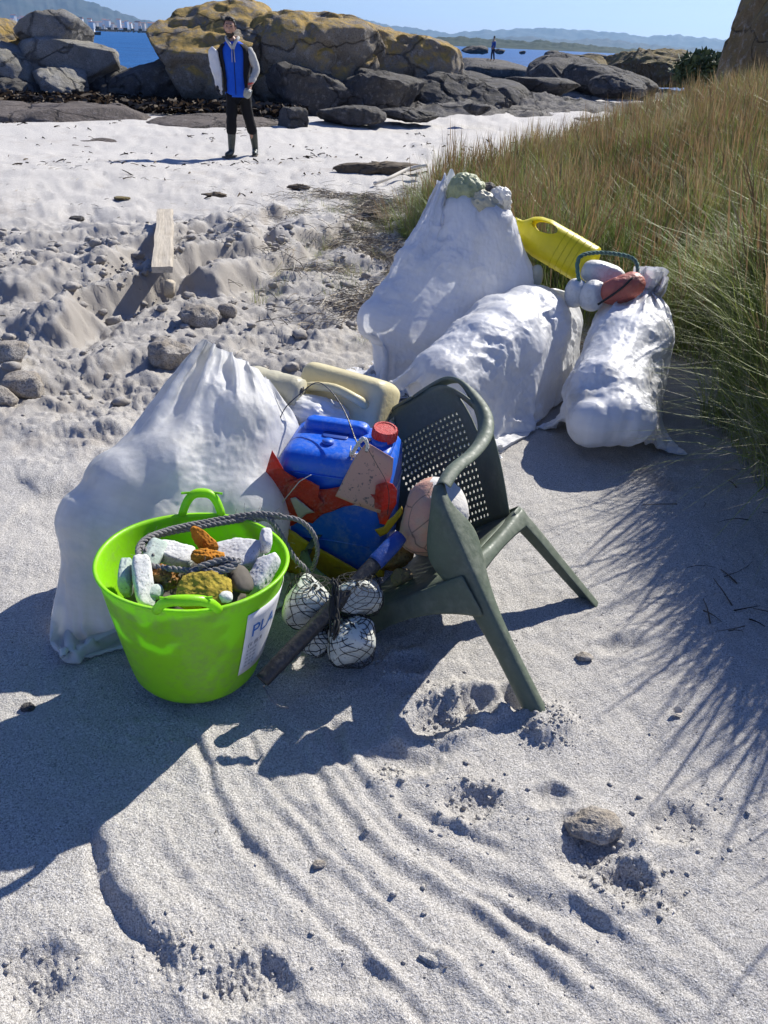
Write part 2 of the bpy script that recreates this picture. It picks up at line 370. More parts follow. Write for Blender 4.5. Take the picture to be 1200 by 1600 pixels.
# bare rock floor of the upper shore, sand lying in its hollows
def rock_floor():
    gx = np.linspace(-2.5, 17, 420); gy = np.linspace(18.5, 46, 460); X, Y = np.meshgrid(gx, gy)
    e = sst(0, 2.2, Y - 19.6 + .10 * (X - 2) + .8 * fbm(X * .5, Y * .5, 3, 101)) * sst(0, 2, X + 2.4) * sst(17, 15, X) * sst(46, 43, Y)
    st = ridged(X * .16 + Y * .10, Y * .42 - X * .12, 5, 102, .55); q = np.round(st * 5) / 5 * .6 + st * .4
    sandy = 1.7 * np.exp(-(((Y - 26 - .22 * X) / 2.2) ** 2)) * sst(3.5, 6, X) + np.exp(-(((Y - 22.0 + .05 * X) / .8) ** 2)) * sst(3.5, 5, X)
    Z = base_h(X, Y) - .25 + e * (.30 + .15 * q + .05 * fbm(X * 3, Y * 3, 4, 104, .6)) - .5 * sandy
    return np.stack([X, Y, Z], -1).reshape(-1, 3), grid_faces(460, 420)
RFV, RFF = rock_floor()
# sea and its floor
SEA = -1.0
n = NT('sea_water')
mp = n.n('Mapping'); mp.inputs['Scale'].default_value = (1, 2.2, 1); n.L(n.tc.outputs['Object'], mp.inputs[0])
wv1 = n.noise(.9, 6, .7, mp.outputs[0]); wv2 = n.noise(.06, 4, .6, mp.outputs[0])
c = n.mix(n.ramp(wv2, [(.35, 0.0), (.65, 1.0)]), (.008, .080, .24), (.014, .12, .34))
c = n.mix(n.ramp(n.noise(1.6, 5, .75, mp.outputs[0]), [(.62, 0.0), (.72, .35)]), c, (.35, .45, .55))
n.set(c, .55, IOR=1.33, Specular_IOR_Level=.22); n.bump(wv1, .35, .9)
ang = np.linspace(0, 2 * np.pi, 97)[:-1]; rad = [30, 60, 120, 300, 900, 3000, 9000, 14000]
Vs = [[0, 0, SEA]] + [[r * math.sin(a), r * math.cos(a), SEA] for r in rad for a in ang]
Fs = [(0, 1 + (j + 1) % 96, 1 + j) for j in range(96)] + [(1 + i * 96 + j, 1 + i * 96 + (j + 1) % 96, 1 + (i + 1) * 96 + (j + 1) % 96, 1 + (i + 1) * 96 + j) for i in range(len(rad) - 1) for j in range(96)]
tag(mesh('sea', Vs, Fs, n.m, smooth=False), kind='structure'); recalc(bpy.data.objects['sea'])

# ---------------------------------------------------------------- far coast: mountains, headlands, town
def mount_mat(name, a, b, sc):
    n = NT(name); f = n.noise(sc, 6, .65)
    n.set(n.mix(n.ramp(f, [(.35, 0.0), (.65, 1.0)]), a, b), .95, Specular_IOR_Level=.1); return n.m
MFAR = mount_mat('mountain_slope', (.030, .045, .04), (.07, .07, .06), .004)
MNEAR = mount_mat('headland_woods', (.02, .035, .018), (.055, .065, .035), .03)
def mountain(name, prof, dist, depth, mat, rough, seed, base=SEA - 3, label=None):
    """prof: px pairs of the skyline; a ridge of that height with slopes fore and aft"""
    xs = np.linspace(prof[0][0], prof[-1][0], 260)
    ys = np.interp(xs, [p[0] for p in prof], [p[1] for p in prof])
    rows = []; K = 18
    crest = []
    for x, y in zip(xs, ys):
        d = ray(x, y); t = dist / math.hypot(d.x, d.y); crest.append((d.x * t, d.y * t, CAMH + d.z * t))
    crest = np.array(crest); crest[:, 2] += rough * fbm(xs * .06, xs * 0 + seed, 4, seed, .6)
    crest[0, 2] = crest[-1, 2] = base
    u = crest[:, :2] / np.linalg.norm(crest[:, :2], axis=1)[:, None]
    for k in range(-K, K + 1):
        q = k / K; hgt = (1 - abs(q)) ** 1.15
        off = q * depth; P = crest.copy(); P[:, :2] += u * off
        nz = fbm(P[:, 0] / depth * 5, P[:, 1] / depth * 5, 4, seed + 5, .6)
        P[:, 2] = base + (crest[:, 2] - base) * np.clip(hgt + .16 * nz * (1 - abs(q)) * (abs(q) > 0.01), 0, 1.0 if q < 0 else .99)
        rows.append(P)
    V = np.array(rows).reshape(-1, 3)
    o = mesh(name, V, grid_faces(2 * K + 1, len(xs)), mat); recalc(o); return tag(o, kind='structure')
mountain('mountains', [(-260, 60), (-140, 2), (-40, -22), (60, -8), (120, -2), (180, 16), (235, 33), (262, 36), (300, 38), (360, 50), (420, 66)], 7600, 900, MFAR, 14, 2)
mountain('mountains', [(440, 62), (500, 28), (530, 22), (560, 26), (610, 40), (650, 44), (700, 52), (760, 47), (840, 43), (900, 46), (960, 50), (1010, 57), (1060, 54), (1130, 62), (1250, 70), (1400, 92)], 9500, 900, MFAR, 14, 3)
mountain('mountains', [(430, 68), (520, 34), (560, 36), (600, 46), (640, 52), (700, 60), (760, 62), (820, 56), (880, 62), (940, 60), (1000, 68), (1060, 73), (1120, 76), (1220, 84), (1350, 100)], 6200, 700, MFAR, 10, 6)
mountain('headland', [(-200, 34), (-60, 36), (60, 40), (140, 40), (200, 42), (262, 48), (300, 54), (330, 58)], 3300, 260, MNEAR, 2.5, 9)
mountain('headland', [(600, 76), (650, 64), (690, 58), (740, 58), (800, 63), (850, 64), (900, 68), (960, 74), (1020, 79), (1080, 82), (1150, 88)], 1900, 130, MNEAR, 3.0, 11)
# pale far beach on the right
n = NT('pale_shore'); n.set((.62, .60, .55), .95)
mountain('far_shore', [(1060, 95), (1075, 92), (1120, 92), (1170, 94), (1260, 98)], 900, 14, n.m, .0, 4, base=SEA - .5)
# town
n = NT('house_wall'); oi = n.n('ObjectInfo')
n.set(n.ramp(oi.outputs['Random'], [(0, (.72, .70, .66)), (.5, (.78, .77, .74)), (.75, (.55, .48, .40)), (1, (.66, .62, .58))], 'CONSTANT'), .8); HW = n.m
n = NT('house_roof'); n.set(n.mix(n.noise(.5), (.30, .12, .07), (.38, .2, .14)), .8); HR = n.m
def prism_house(w, d, h, r):
    mb = MB(); mb.box((0, 0, h / 2), (w, d, h)); return mb
wall0 = None
for k in range(74):
    px_ = 20 + 250 * (k / 74) + random.uniform(-2, 2); px_ = px_ if k % 5 else random.uniform(130, 250)
    dd = random.uniform(2750, 3050); d = ray(px_, 50); t = dd / math.hypot(d.x, d.y)
    zb = random.choice([0, 2, 5, 9, 13, 18]) * (1 if px_ < 262 else .2)
    w = random.uniform(7, 20); hh = random.uniform(4, 8) if random.random() < .85 else random.uniform(9, 14)
    if wall0 is None:
        mb = MB(); mb.box((0, 0, .5), (1, 1, 1)); mb.box((0, 0, -1.5), (1, 1, 3)); wm = mb.build('wall', HW, smooth=False); wall0 = wm.data
        COL.objects.unlink(wm); bpy.data.objects.remove(wm)
        mb = MB(); mb.add([(-.55, -.55, 1), (.55, -.55, 1), (.55, .55, 1), (-.55, .55, 1), (-.55, 0, 1.35), (.55, 0, 1.35)], [(0, 1, 5, 4), (2, 3, 4, 5), (0, 4, 3), (1, 2, 5), (0, 3, 2, 1)])
        rm = mb.build('roof', HR, smooth=False); roof0 = rm.data; bpy.data.objects.remove(rm)
    e = empty('house', (d.x * t, d.y * t, SEA + 1 + zb), 'pale house or block in the far waterfront town across the bay', 'house', 'houses of the far waterfront town')
    e.rotation_euler.z = random.uniform(-.5, .5); e.scale = (w, 9, hh)
    for nm, mm in (('wall', wall0), ('roof', roof0)):
        o = bpy.data.objects.new(nm, mm); COL.objects.link(o); o.parent = e
# mussel rafts on the bay
n = NT('raft_wood'); n.set((.05, .045, .045), .9); RW = n.m
raft0 = None
for k in range(9):
    px_ = 158 + 13 * k + random.uniform(-3, 3); d = ray(px_, 52.5 + .045 * (px_ - 150)); t = random.uniform(900, 1200) / math.hypot(d.x, d.y)
    if raft0 is None:
        mb = MB()
        for q in range(6): mb.box((-12.5 + 5 * q, 0, 1.1), (.9, 19, .9))
        for q in range(7): mb.box((0, -9 + 3 * q, 2.0), (27, .8, .7))
        mb.box((0, 0, 3.4), (4, 4, 2)); r_ = mb.build('mussel_raft', RW, smooth=False); raft0 = r_.data
    else: r_ = link('mussel_raft', raft0)
    r_.location = (d.x * t, d.y * t, SEA - .3); r_.rotation_euler.z = random.uniform(-.4, .4)
    tag(r_, 'low dark mussel raft afloat in the bay before the far town', 'raft', 'mussel rafts moored off the town')
# motor boat
t_ = ray(147, 57); t = 420 / math.hypot(t_.x, t_.y); bl = Vector((t_.x * t, t_.y * t, SEA))
be = empty('motor_boat', bl, 'small dark motor boat out on the blue water by the left rocks', 'boat')
mb = MB(); prof = [(-3.2, .0, .2), (-3.2, 1.1, .9), (0, 1.25, 1.0), (2.2, .8, 1.1), (3.4, 0, 1.35), (2.2, -.8, 1.1), (0, -1.25, 1.0), (-3.2, -1.1, .9)]
mb.add([(x, y, z) for x, y, z in prof[1:]] + [(x * .9, y * .55, -.3) for x, y, z in prof[1:]], [(i, (i + 1) % 7, 7 + (i + 1) % 7, 7 + i) for i in range(7)] + [tuple(range(7))[::-1], tuple(range(7, 14))])
mb.build('hull', RW, be, smooth=False); mb = MB(); mb.box((-.3, 0, 1.6), (1.8, 1.5, 1.2)); mb.build('cabin', HW, be, smooth=False)
# haze over everything
n = NT('haze_air'); n.t.nodes.remove(n.b); v = n.n('VolumePrincipled'); v.inputs['Density'].default_value = 0.000062; v.inputs['Color'].default_value = (.40, .66, 1, 1); v.inputs['Anisotropy'].default_value = .35
n.L(v.outputs[0], n.o.inputs['Volume'])
mb = MB(); mb.box((0, 0, 225 - 6), (31000, 31000, 450)); tag(mb.build('haze', n.m, smooth=False), kind='stuff')
# ---------------------------------------------------------------- rocks
def rock_mat(name, base=(.24, .23, .22), lichen=0.0, gold=(.42, .27, .06), wet=-9.0, sc=1.0, dark=(.035, .033, .032), soft=.25, pale=(.42, .41, .39)):
    n = NT(name)
    geo = n.n('NewGeometry'); P = geo.outputs['Position']; x, y, z = sep(n, P); nx, ny, nz = sep(n, geo.outputs['Normal'])
    f = n.noise(1.3 * sc, 6, .65, P); f2 = n.noise(6 * sc, 6, .7, P); f3 = n.noise(40 * sc, 4, .7, P)
    c = n.mix(n.ramp(f, [(.35, 0.0), (.65, 1.0)]), base, tuple(b * .62 for b in base))
    c = n.mix(n.ramp(f2, [(.52, 0.0), (.68, .8)]), c, pale)
    c = n.mix(n.ramp(f3, [(.38, .75), (.5, 0.0)]), c, tuple(b * .35 for b in base))
    if lichen:
        a = n.math('MULTIPLY', n.ramp(n.noise(2.1 * sc, 7, .72, P, .4), [(.41, 0.0), (.54, 1.0)]), n.ramp(n.math('ADD', nz, n.math('MULTIPLY', f, .5)), [(.30, 0.0), (.75, 1.0)]))
        gcol = n.mix(n.ramp(f2, [(.4, 0.0), (.6, 1.0)]), gold, (gold[0] * .55, gold[1] * .62, gold[2] * .8))
        c = n.mix(n.math('MULTIPLY', a, lichen), c, gcol)
    w = n.math('ADD', z, n.math('MULTIPLY', f, .7 * soft * 2))
    wr = n.n('MapRange'); n.L(w, wr.inputs[0]); wr.inputs[1].default_value = wet; wr.inputs[2].default_value = wet + soft; wr.inputs[3].default_value = 1; wr.inputs[4].default_value = 0
    c = n.mix(n.math('MULTIPLY', wr.outputs[0], .88), c, dark)
    wp = n.n('VectorMath'); wp.operation = 'ADD'; nv = n.n('TexNoise'); nv.inputs['Scale'].default_value = .8 * sc; nv.inputs['Detail'].default_value = 5; n.L(P, nv.inputs['Vector']); n.L(P, wp.inputs[0]); n.L(nv.outputs['Color'], wp.inputs[1])
    mpp = n.n('Mapping'); mpp.inputs['Scale'].default_value = (.8, .8, 1.5); mpp.inputs['Rotation'].default_value = (.3, .5, 0); n.L(wp.outputs[0], mpp.inputs[0])
    ck = n.ramp(n.vor(.55 * sc, 'DISTANCE_TO_EDGE', mpp.outputs[0]), [(0, 1.0), (.022, 0.0)]); c = n.mix(n.math('MULTIPLY', ck, .5), c, (.02, .018, .016))
    n.set(c, .88, Specular_IOR_Level=.25)
    b = n.bump(n.math('SUBTRACT', 0, ck), .12 / sc, .8); b = n.bump(f2, .16 / sc, .7, b); n.bump(f3, .03 / sc, .8, b)
    return n.m
R_GOLD = rock_mat('lichen_granite', (.33, .285, .225), 1.0, (.55, .36, .10), .30, 1.0, soft=.5)
R_GREY = rock_mat('grey_granite', (.36, .35, .33), .25, (.40, .33, .16), .1, 1.2, soft=.5)
R_DARK = rock_mat('shore_rock', (.12, .115, .115), .2, (.26, .22, .12), -.4, 1.3, soft=.2, pale=(.26, .25, .24))
R_SHELF = rock_mat('shelf_rock', (.26, .245, .23), .15, (.30, .26, .14), -1.2, 1.1, soft=.4, pale=(.34, .32, .29))
R_BROWN = rock_mat('brown_rock', (.24, .18, .10), .8, (.33, .25, .09), -.1, 1.4, soft=.3)
R_SLAB = rock_mat('flat_slab_rock', (.20, .17, .15), 0, (.3, .3, .2), -3, 1.5, pale=(.30, .27, .25))
n = NT('sandy_stone'); f = n.noise(9, 5, .6); f2 = n.noise(120, 3, .7)
c = n.mix(n.ramp(f, [(.4, 0.0), (.62, 1.0)]), (.30, .26, .21), (.43, .40, .36)); c = n.mix(n.ramp(f2, [(.4, .7), (.52, 0.0)]), c, (.13, .12, .11))
n.set(c, .92); n.bump(n.math('ADD', f2, n.noise(30, 4, .7)), .006, 1.0); STONE = n.m
_ico = {}
def ico(s):
    if s not in _ico:
        bm = bmesh.new(); bmesh.ops.create_icosphere(bm, subdivisions=s, radius=1.0)
        _ico[s] = (np.array([v.co[:] for v in bm.verts]), np.array([[v.index for v in f.verts] for f in bm.faces])); bm.free()
    V, F = _ico[s]; return V.copy(), F
def n3(P, sc, seed, o=4, g=.5):
    """3-d-ish noise from three rotated 2-d sheets"""
    x, y, z = P[:, 0] * sc, P[:, 1] * sc, P[:, 2] * sc
    return (fbm(x + .37 * z, y - .41 * z, o, seed, g) + fbm(y + .29 * x, z - .33 * x, o, seed + 13, g) + fbm(z + .31 * y, x - .27 * y, o, seed + 29, g)) / 2.0
def rock(name, c, dims, mat, seed, rz=0, planes=7, cut=.78, amp=.10, sub=5, exp=2.6, floor=None, tilt=(0, 0), layer=0, label=None, cat='rock', group=None, taper=0, fine=.02):
    V, F = ico(sub); r = np.random.RandomState(seed)
    # superellipsoid body, then chopped by planes for granite facets
    q = (np.abs(V) ** exp).sum(1) ** (-1 / exp); V = V * q[:, None]
    for k in range(planes):
        nrm = r.randn(3); nrm[2] = nrm[2] * .7; nrm /= np.linalg.norm(nrm); dd = cut * r.uniform(.85, 1.12)
        e = np.maximum(V @ nrm - dd, 0); V = V - e[:, None] * nrm * .88
    if taper: s_ = 1 - taper * (V[:, 2] + 1) / 2; V[:, 0] *= s_; V[:, 1] *= s_
    V = V * np.array(dims) / 2
    m = float(np.mean(dims)); L = np.linalg.norm(V, axis=1)[:, None] + 1e-9
    V = V + V / L * (amp * m * .5 * n3(V / m, 1.6, seed, 4)[:, None] + fine * m * n3(V / m, 9, seed + 3, 4, .6)[:, None])
    rg = n3(V / m, 2.3, seed + 7, 3); V = V - V / L * (.05 * m * np.maximum(0, .16 - np.abs(rg))[:, None] / .16 * amp * 6)
    if layer: V[:, 2] += layer * np.sin(V[:, 2] * 2 * np.pi / (layer * 6)) * .5
    R = (Matrix.Rotation(rz, 3, 'Z') @ Matrix.Rotation(tilt[0], 3, 'X') @ Matrix.Rotation(tilt[1], 3, 'Y'))
    V = V @ np.array(R).T
    o = mesh(name, V, F, mat); o.location = c
    return tag(o, label, cat, group)
def prock(name, x0, x1, ytop, ybase, Y, depth, mat, seed, label, sink=.25, zb=None, **k):
    """rock standing at distance Y whose outline spans x0..x1, ytop..ybase in the photograph"""
    a = D(x0, (ytop + ybase) / 2, Y); b = D(x1, (ytop + ybase) / 2, Y); xm = (x0 + x1) / 2
    top = D(xm, ytop, Y).z; bot = D(xm, ybase, Y).z
    w = (b - a).length * 1.06; h = top - bot; hs = h * (1 + sink)
    c = Vector(((a.x + b.x) / 2, Y + depth * .12, bot + h - hs / 2))
    return rock(name, c, (w, depth, hs), mat, seed, label=label, **k)
o = mesh('rock_floor', RFV, RFF, R_SHELF); tag(o, kind='structure')
# central lichened boulder, in blocks that lean on each other
prock('boulder', 232, 445, 0, 165, 21.6, 4.6, R_GOLD, 11, 'tall domed boulder with orange lichen behind the walking man', sub=6, exp=3.0, amp=.11, cut=.80, planes=8, fine=.013)
prock('boulder', 368, 600, 18, 165, 22.0, 4.4, R_GOLD, 24, 'broad lichen-spotted boulder just right of the walking man', sub=6, exp=3.4, amp=.12, cut=.80, planes=9, tilt=(0, .06), fine=.015)
prock('boulder', 485, 728, 38, 165, 23.6, 5.0, R_GOLD, 35, 'long low boulder sloping down at the right end of the big outcrop', sub=6, exp=3.0, amp=.12, cut=.78, planes=8, tilt=(0, .16), fine=.015)
prock('boulder', 395, 545, 104, 172, 20.2, 2.2, R_DARK, 41, 'dark wedge-shaped rock at the foot of the big boulders', sub=5, exp=3.6, cut=.66, planes=9, tilt=(0, .28), amp=.10)
prock('boulder', 505, 665, 98, 168, 20.9, 2.4, R_DARK, 43, 'dark split rock below the long lichened boulder', sub=5, exp=3.6, cut=.68, planes=9, amp=.14)
prock('boulder', 140, 330, 98, 176, 21.4, 3.4, R_DARK, 44, 'black seaweed-stained rock ramp left of the domed boulder', sub=5, exp=2.6, cut=.72, planes=9, amp=.12, tilt=(0, -.34))
# stacked boulders on the left
prock('boulder', 30, 130, 13, 72, 21.3, 1.7, R_GREY, 51, 'rounded boulder perched on top of the left rock stack', exp=3.4, cut=.82, amp=.06, fine=.012)
prock('boulder', 36, 170, 58, 136, 21.0, 2.1, R_GREY, 5, 'squared block with sunlit right face carrying the perched boulder', exp=4.5, cut=.88, amp=.05, fine=.012, rz=.5)
prock('boulder', -70, 36, 26, 84, 21.5, 2, R_GOLD, 53, 'rounded boulder cut by the left edge above the stack', exp=2.6, cut=.85, amp=.08)
prock('boulder', -90, 62, 60, 150, 20.3, 2.2, R_GREY, 54, 'pale slanting rock in the lower left of the rock stack', exp=2.8, cut=.7, tilt=(0, .3), amp=.12)
prock('boulder', 44, 124, 95, 152, 20.0, 1.6, R_GREY, 55, 'small humped rock in front of the squared block', exp=2.4, cut=.75, amp=.12)
prock('boulder', 118, 205, 100, 150, 21.4, 1.6, R_DARK, 56, 'low dark rock between the stack and the open water', exp=2.4, cut=.8, amp=.12)
prock('boulder', -60, 60, 118, 165, 19.6, 1.8, R_DARK, 57, 'dark weedy rock at the foot of the left stack', exp=2.4, cut=.8, amp=.12)
# flat slabs lying in the sand
prock('rock_slab', -160, 330, 164, 214, 17.0, 4.5, R_SLAB, 61, 'wide flat brown rock slab lying in the beach behind the man', sink=1.2, exp=3.2, cut=.85, amp=.07, sub=6, fine=.006)
prock('rock_slab', 230, 445, 184, 202, 16.6, 2.5, R_SLAB, 62, 'thin tongue of flat rock behind the man\'s boots', sink=1.4, exp=2.6, cut=.9, amp=.08)
prock('beach_stone', 100, 196, 217, 231, 13.6, .6, R_SLAB, 63, 'small flat grey stone half sunk in the sand left of the man', sink=1, cat='stone', sub=4, amp=.1)
prock('beach_stone', 437, 484, 168, 200, 16.4, .6, R_DARK, 7, 'squared dark block standing alone on the sand right of the man', exp=6, cut=.9, planes=4, amp=.05, rz=.55, sub=5, cat='stone', taper=.25)
prock('beach_stone', 497, 600, 164, 191, 17.2, 1.2, R_DARK, 65, 'low dark humped rock to the right of the squared block', exp=2.4, amp=.14, cat='stone')
prock('beach_stone', 590, 686, 168, 187, 17.8, 1.1, R_DARK, 66, 'flat dark rock trailing right of the humped rock', exp=2.4, amp=.14, cat='stone')
prock('beach_stone', 724, 768, 162, 177, 18.3, .6, R_DARK, 67, 'small pointed dark rock alone on the sand before the grass', exp=2.3, sub=4, cat='stone', planes=9, cut=.7)
# low grey outcrop in the middle
for i, (x0, x1, yt, yb, Y, dp, sd, t, lab) in enumerate([
    (560, 830, 100, 158, 25, 6, 71, .08, 'broad grey rock shelf running right from the big boulders'),
    (640, 800, 118, 168, 22.5, 3, 72, .06, 'nearer edge of the grey shelf with dark cracks'),
    (600, 740, 92, 150, 27, 4, 73, .12, 'grey hump of rock below the distant walker'),
    (790, 905, 118, 140, 28, 3, 74, .05, 'thin grey ledge between two strips of pale sand'),
    (815, 940, 88, 128, 34, 6, 75, .02, 'low rock shelf at the water before the tawny outcrop'),
    (880, 1030, 105, 136, 31, 3, 76, .16, 'sloping grey slab below the tawny outcrop'),
    (930, 1010, 118, 142, 27, 2.5, 77, .0, 'small dark rock by the top of the dune grass')]):
    prock('rock_shelf', x0, x1, yt, yb, Y, dp, R_DARK, sd, lab, exp=2.7, cut=.8, amp=.12, tilt=(0, t), sub=6 if i < 2 else 5, fine=.014, sink=.6)
prock('rock_outcrop', 960, 1072, 70, 124, 36, 4, R_BROWN, 81, 'tawny blocky outcrop standing before the far shore', exp=3.6, cut=.7, amp=.14, fine=.02)
prock('rock_outcrop', 1010, 1076, 92, 128, 33, 3, R_BROWN, 82, 'lower right block of the tawny outcrop', exp=3.4, cut=.7, amp=.14)
prock('rock_outcrop', 886, 960, 83, 110, 38, 3, R_BROWN, 83, 'small flat-topped rock left of the tawny outcrop', exp=2.8, amp=.14, sub=4)
prock('rock_outcrop', 1064, 1110, 108, 132, 32, 2.5, R_BROWN, 84, 'dark rounded rock beside the green bush', exp=2.4, sub=4)
prock('sea_rock', 722, 764, 71, 82, 120, 5, R_DARK, 86, 'long dark rock awash left of the distant walker', sub=4, amp=.2)
prock('sea_rock', 772, 790, 76, 83, 110, 3, R_DARK, 87, 'tiny dark rock awash right of the distant walker', sub=4, amp=.2)
prock('sea_rock', 852, 884, 80, 88, 95, 4, R_DARK, 88, 'dark rock in the water left of the tawny outcrop', sub=4, amp=.2)
prock('sea_rock', 905, 950, 84, 92, 85, 4, R_DARK, 89, 'low skerry just behind the small flat-topped rock', sub=4, amp=.2)
prock('sea_rock', 812, 822, 79, 84, 140, 3, R_DARK, 85, 'speck of dark rock far out in the channel', sub=3, amp=.2)
prock('rock_shelf', 690, 850, 93, 112, 60, 14, R_DARK, 92, 'farthest low rock point, where the distant walker stands', sub=5, amp=.12, exp=3, sink=.8)
prock('rock_shelf', 560, 720, 84, 118, 48, 10, R_SHELF, 93, 'rock hump seen just over the end of the long boulder', sub=5, amp=.14, exp=2.8, sink=.8)
# big tawny boulder on the right
rock('boulder', (7.75, 14.4, 1.2), (4.8, 4.4, 6.0), R_BROWN, 91, exp=2.2, cut=.92, amp=.07, sub=6, label='huge tawny boulder rising at the right edge above the dune grass', cat='rock', fine=.01)
# loose stones in the near sand
def gstone(px, py, wpx, hz, seed, label, mat=STONE, asp=.8, rz=0, sub=4, **k):
    c = G(px, py, hz * .4); dpt = (c - Vector((0, 0, CAMH))).dot(_f); w = wpx / FOC * dpt
    z = H(c.x, c.y)
    return rock('stone', (c.x, c.y, z + hz * .30), (w, w * asp, hz), mat, seed, rz=rz, planes=9, cut=.8, amp=.12, sub=sub, label=label, cat='stone', **k)
gstone(930, 1276, 104, .052, 3, 'loaf-shaped pale stone lying on the open sand at the lower right', asp=.62, rz=-.1, sub=5)
gstone(314, 487, 72, .17, 12, 'rounded grey stone sitting in the dug hollow below the plank', asp=.9, sub=5)
gstone(265, 548, 66, .16, 13, 'half-buried brown stone just behind the knotted sack', asp=.9, sub=5)
gstone(33, 590, 70, .13, 14, 'rounded pale stone near the left edge of the rough sand', asp=.8)
gstone(-2, 612, 50, .10, 15, 'pale stone cut by the left edge in the rough sand', asp=.8)
gstone(355, 486, 30, .09, 16, 'small reddish stone right of the grey hollow stone', asp=.8)
gstone(118, 330, 22, .06, 17, 'small black stone on the flat beach left of the plank', mat=R_DARK, asp=.8)
gstone(915, 1018, 28, .02, 18, 'small smooth pebble beside the chair\'s rear foot', asp=.7)
gstone(498, 1343, 20, .016, 19, 'tiny brown pebble among the drag marks in the sand', asp=.8)
gstone(40, 1095, 24, .012, 20, 'black lump of charcoal on the shaded sand at the left', mat=R_DARK, asp=.8)
gstone(190, 306, 26, .035, 21, 'flat brown stone on the beach in front of the man\'s shadow', mat=R_BROWN, asp=.8)
gstone(675, 1492, 44, .012, 22, 'low crust of sand by the deepest drag mark', mat=SAND, asp=.4, rz=-.5)
gstone(20, 570, 60, .10, 25, 'pale stone behind the rounded one at the left edge', asp=.8)
gstone(660, 385, 20, .06, 26, 'dark little stone beside the tall open sack', mat=R_DARK)
# shell
c = G(1056, 1106); se = mesh('limpet_shell', *(lambda V, F: (V, F))(*[x for x in ((lambda a, b: ([(r * (.017 + .002 * math.cos(9 * t)) * math.cos(t), r * .013 * math.sin(t), .003 + .012 * (r ** 1.6)) for r in a for t in b], grid_faces(len(a), len(b), True).tolist()))([.05, .35, .65, .85, 1.0], [2 * math.pi * k / 18 for k in range(18)]))]), None)
n = NT('shell'); n.set(n.mix(n.noise(300), (.75, .70, .60), (.55, .46, .34)), .4); se.data.materials.append(n.m); mod(se, 'SOLIDIFY', thickness=.0015)
se.location = (c.x, c.y, H(c.x, c.y) + .004); se.rotation_euler = (.5, .3, .2); tag(se, 'open white limpet shell lying cup up on the sand', 'shell')
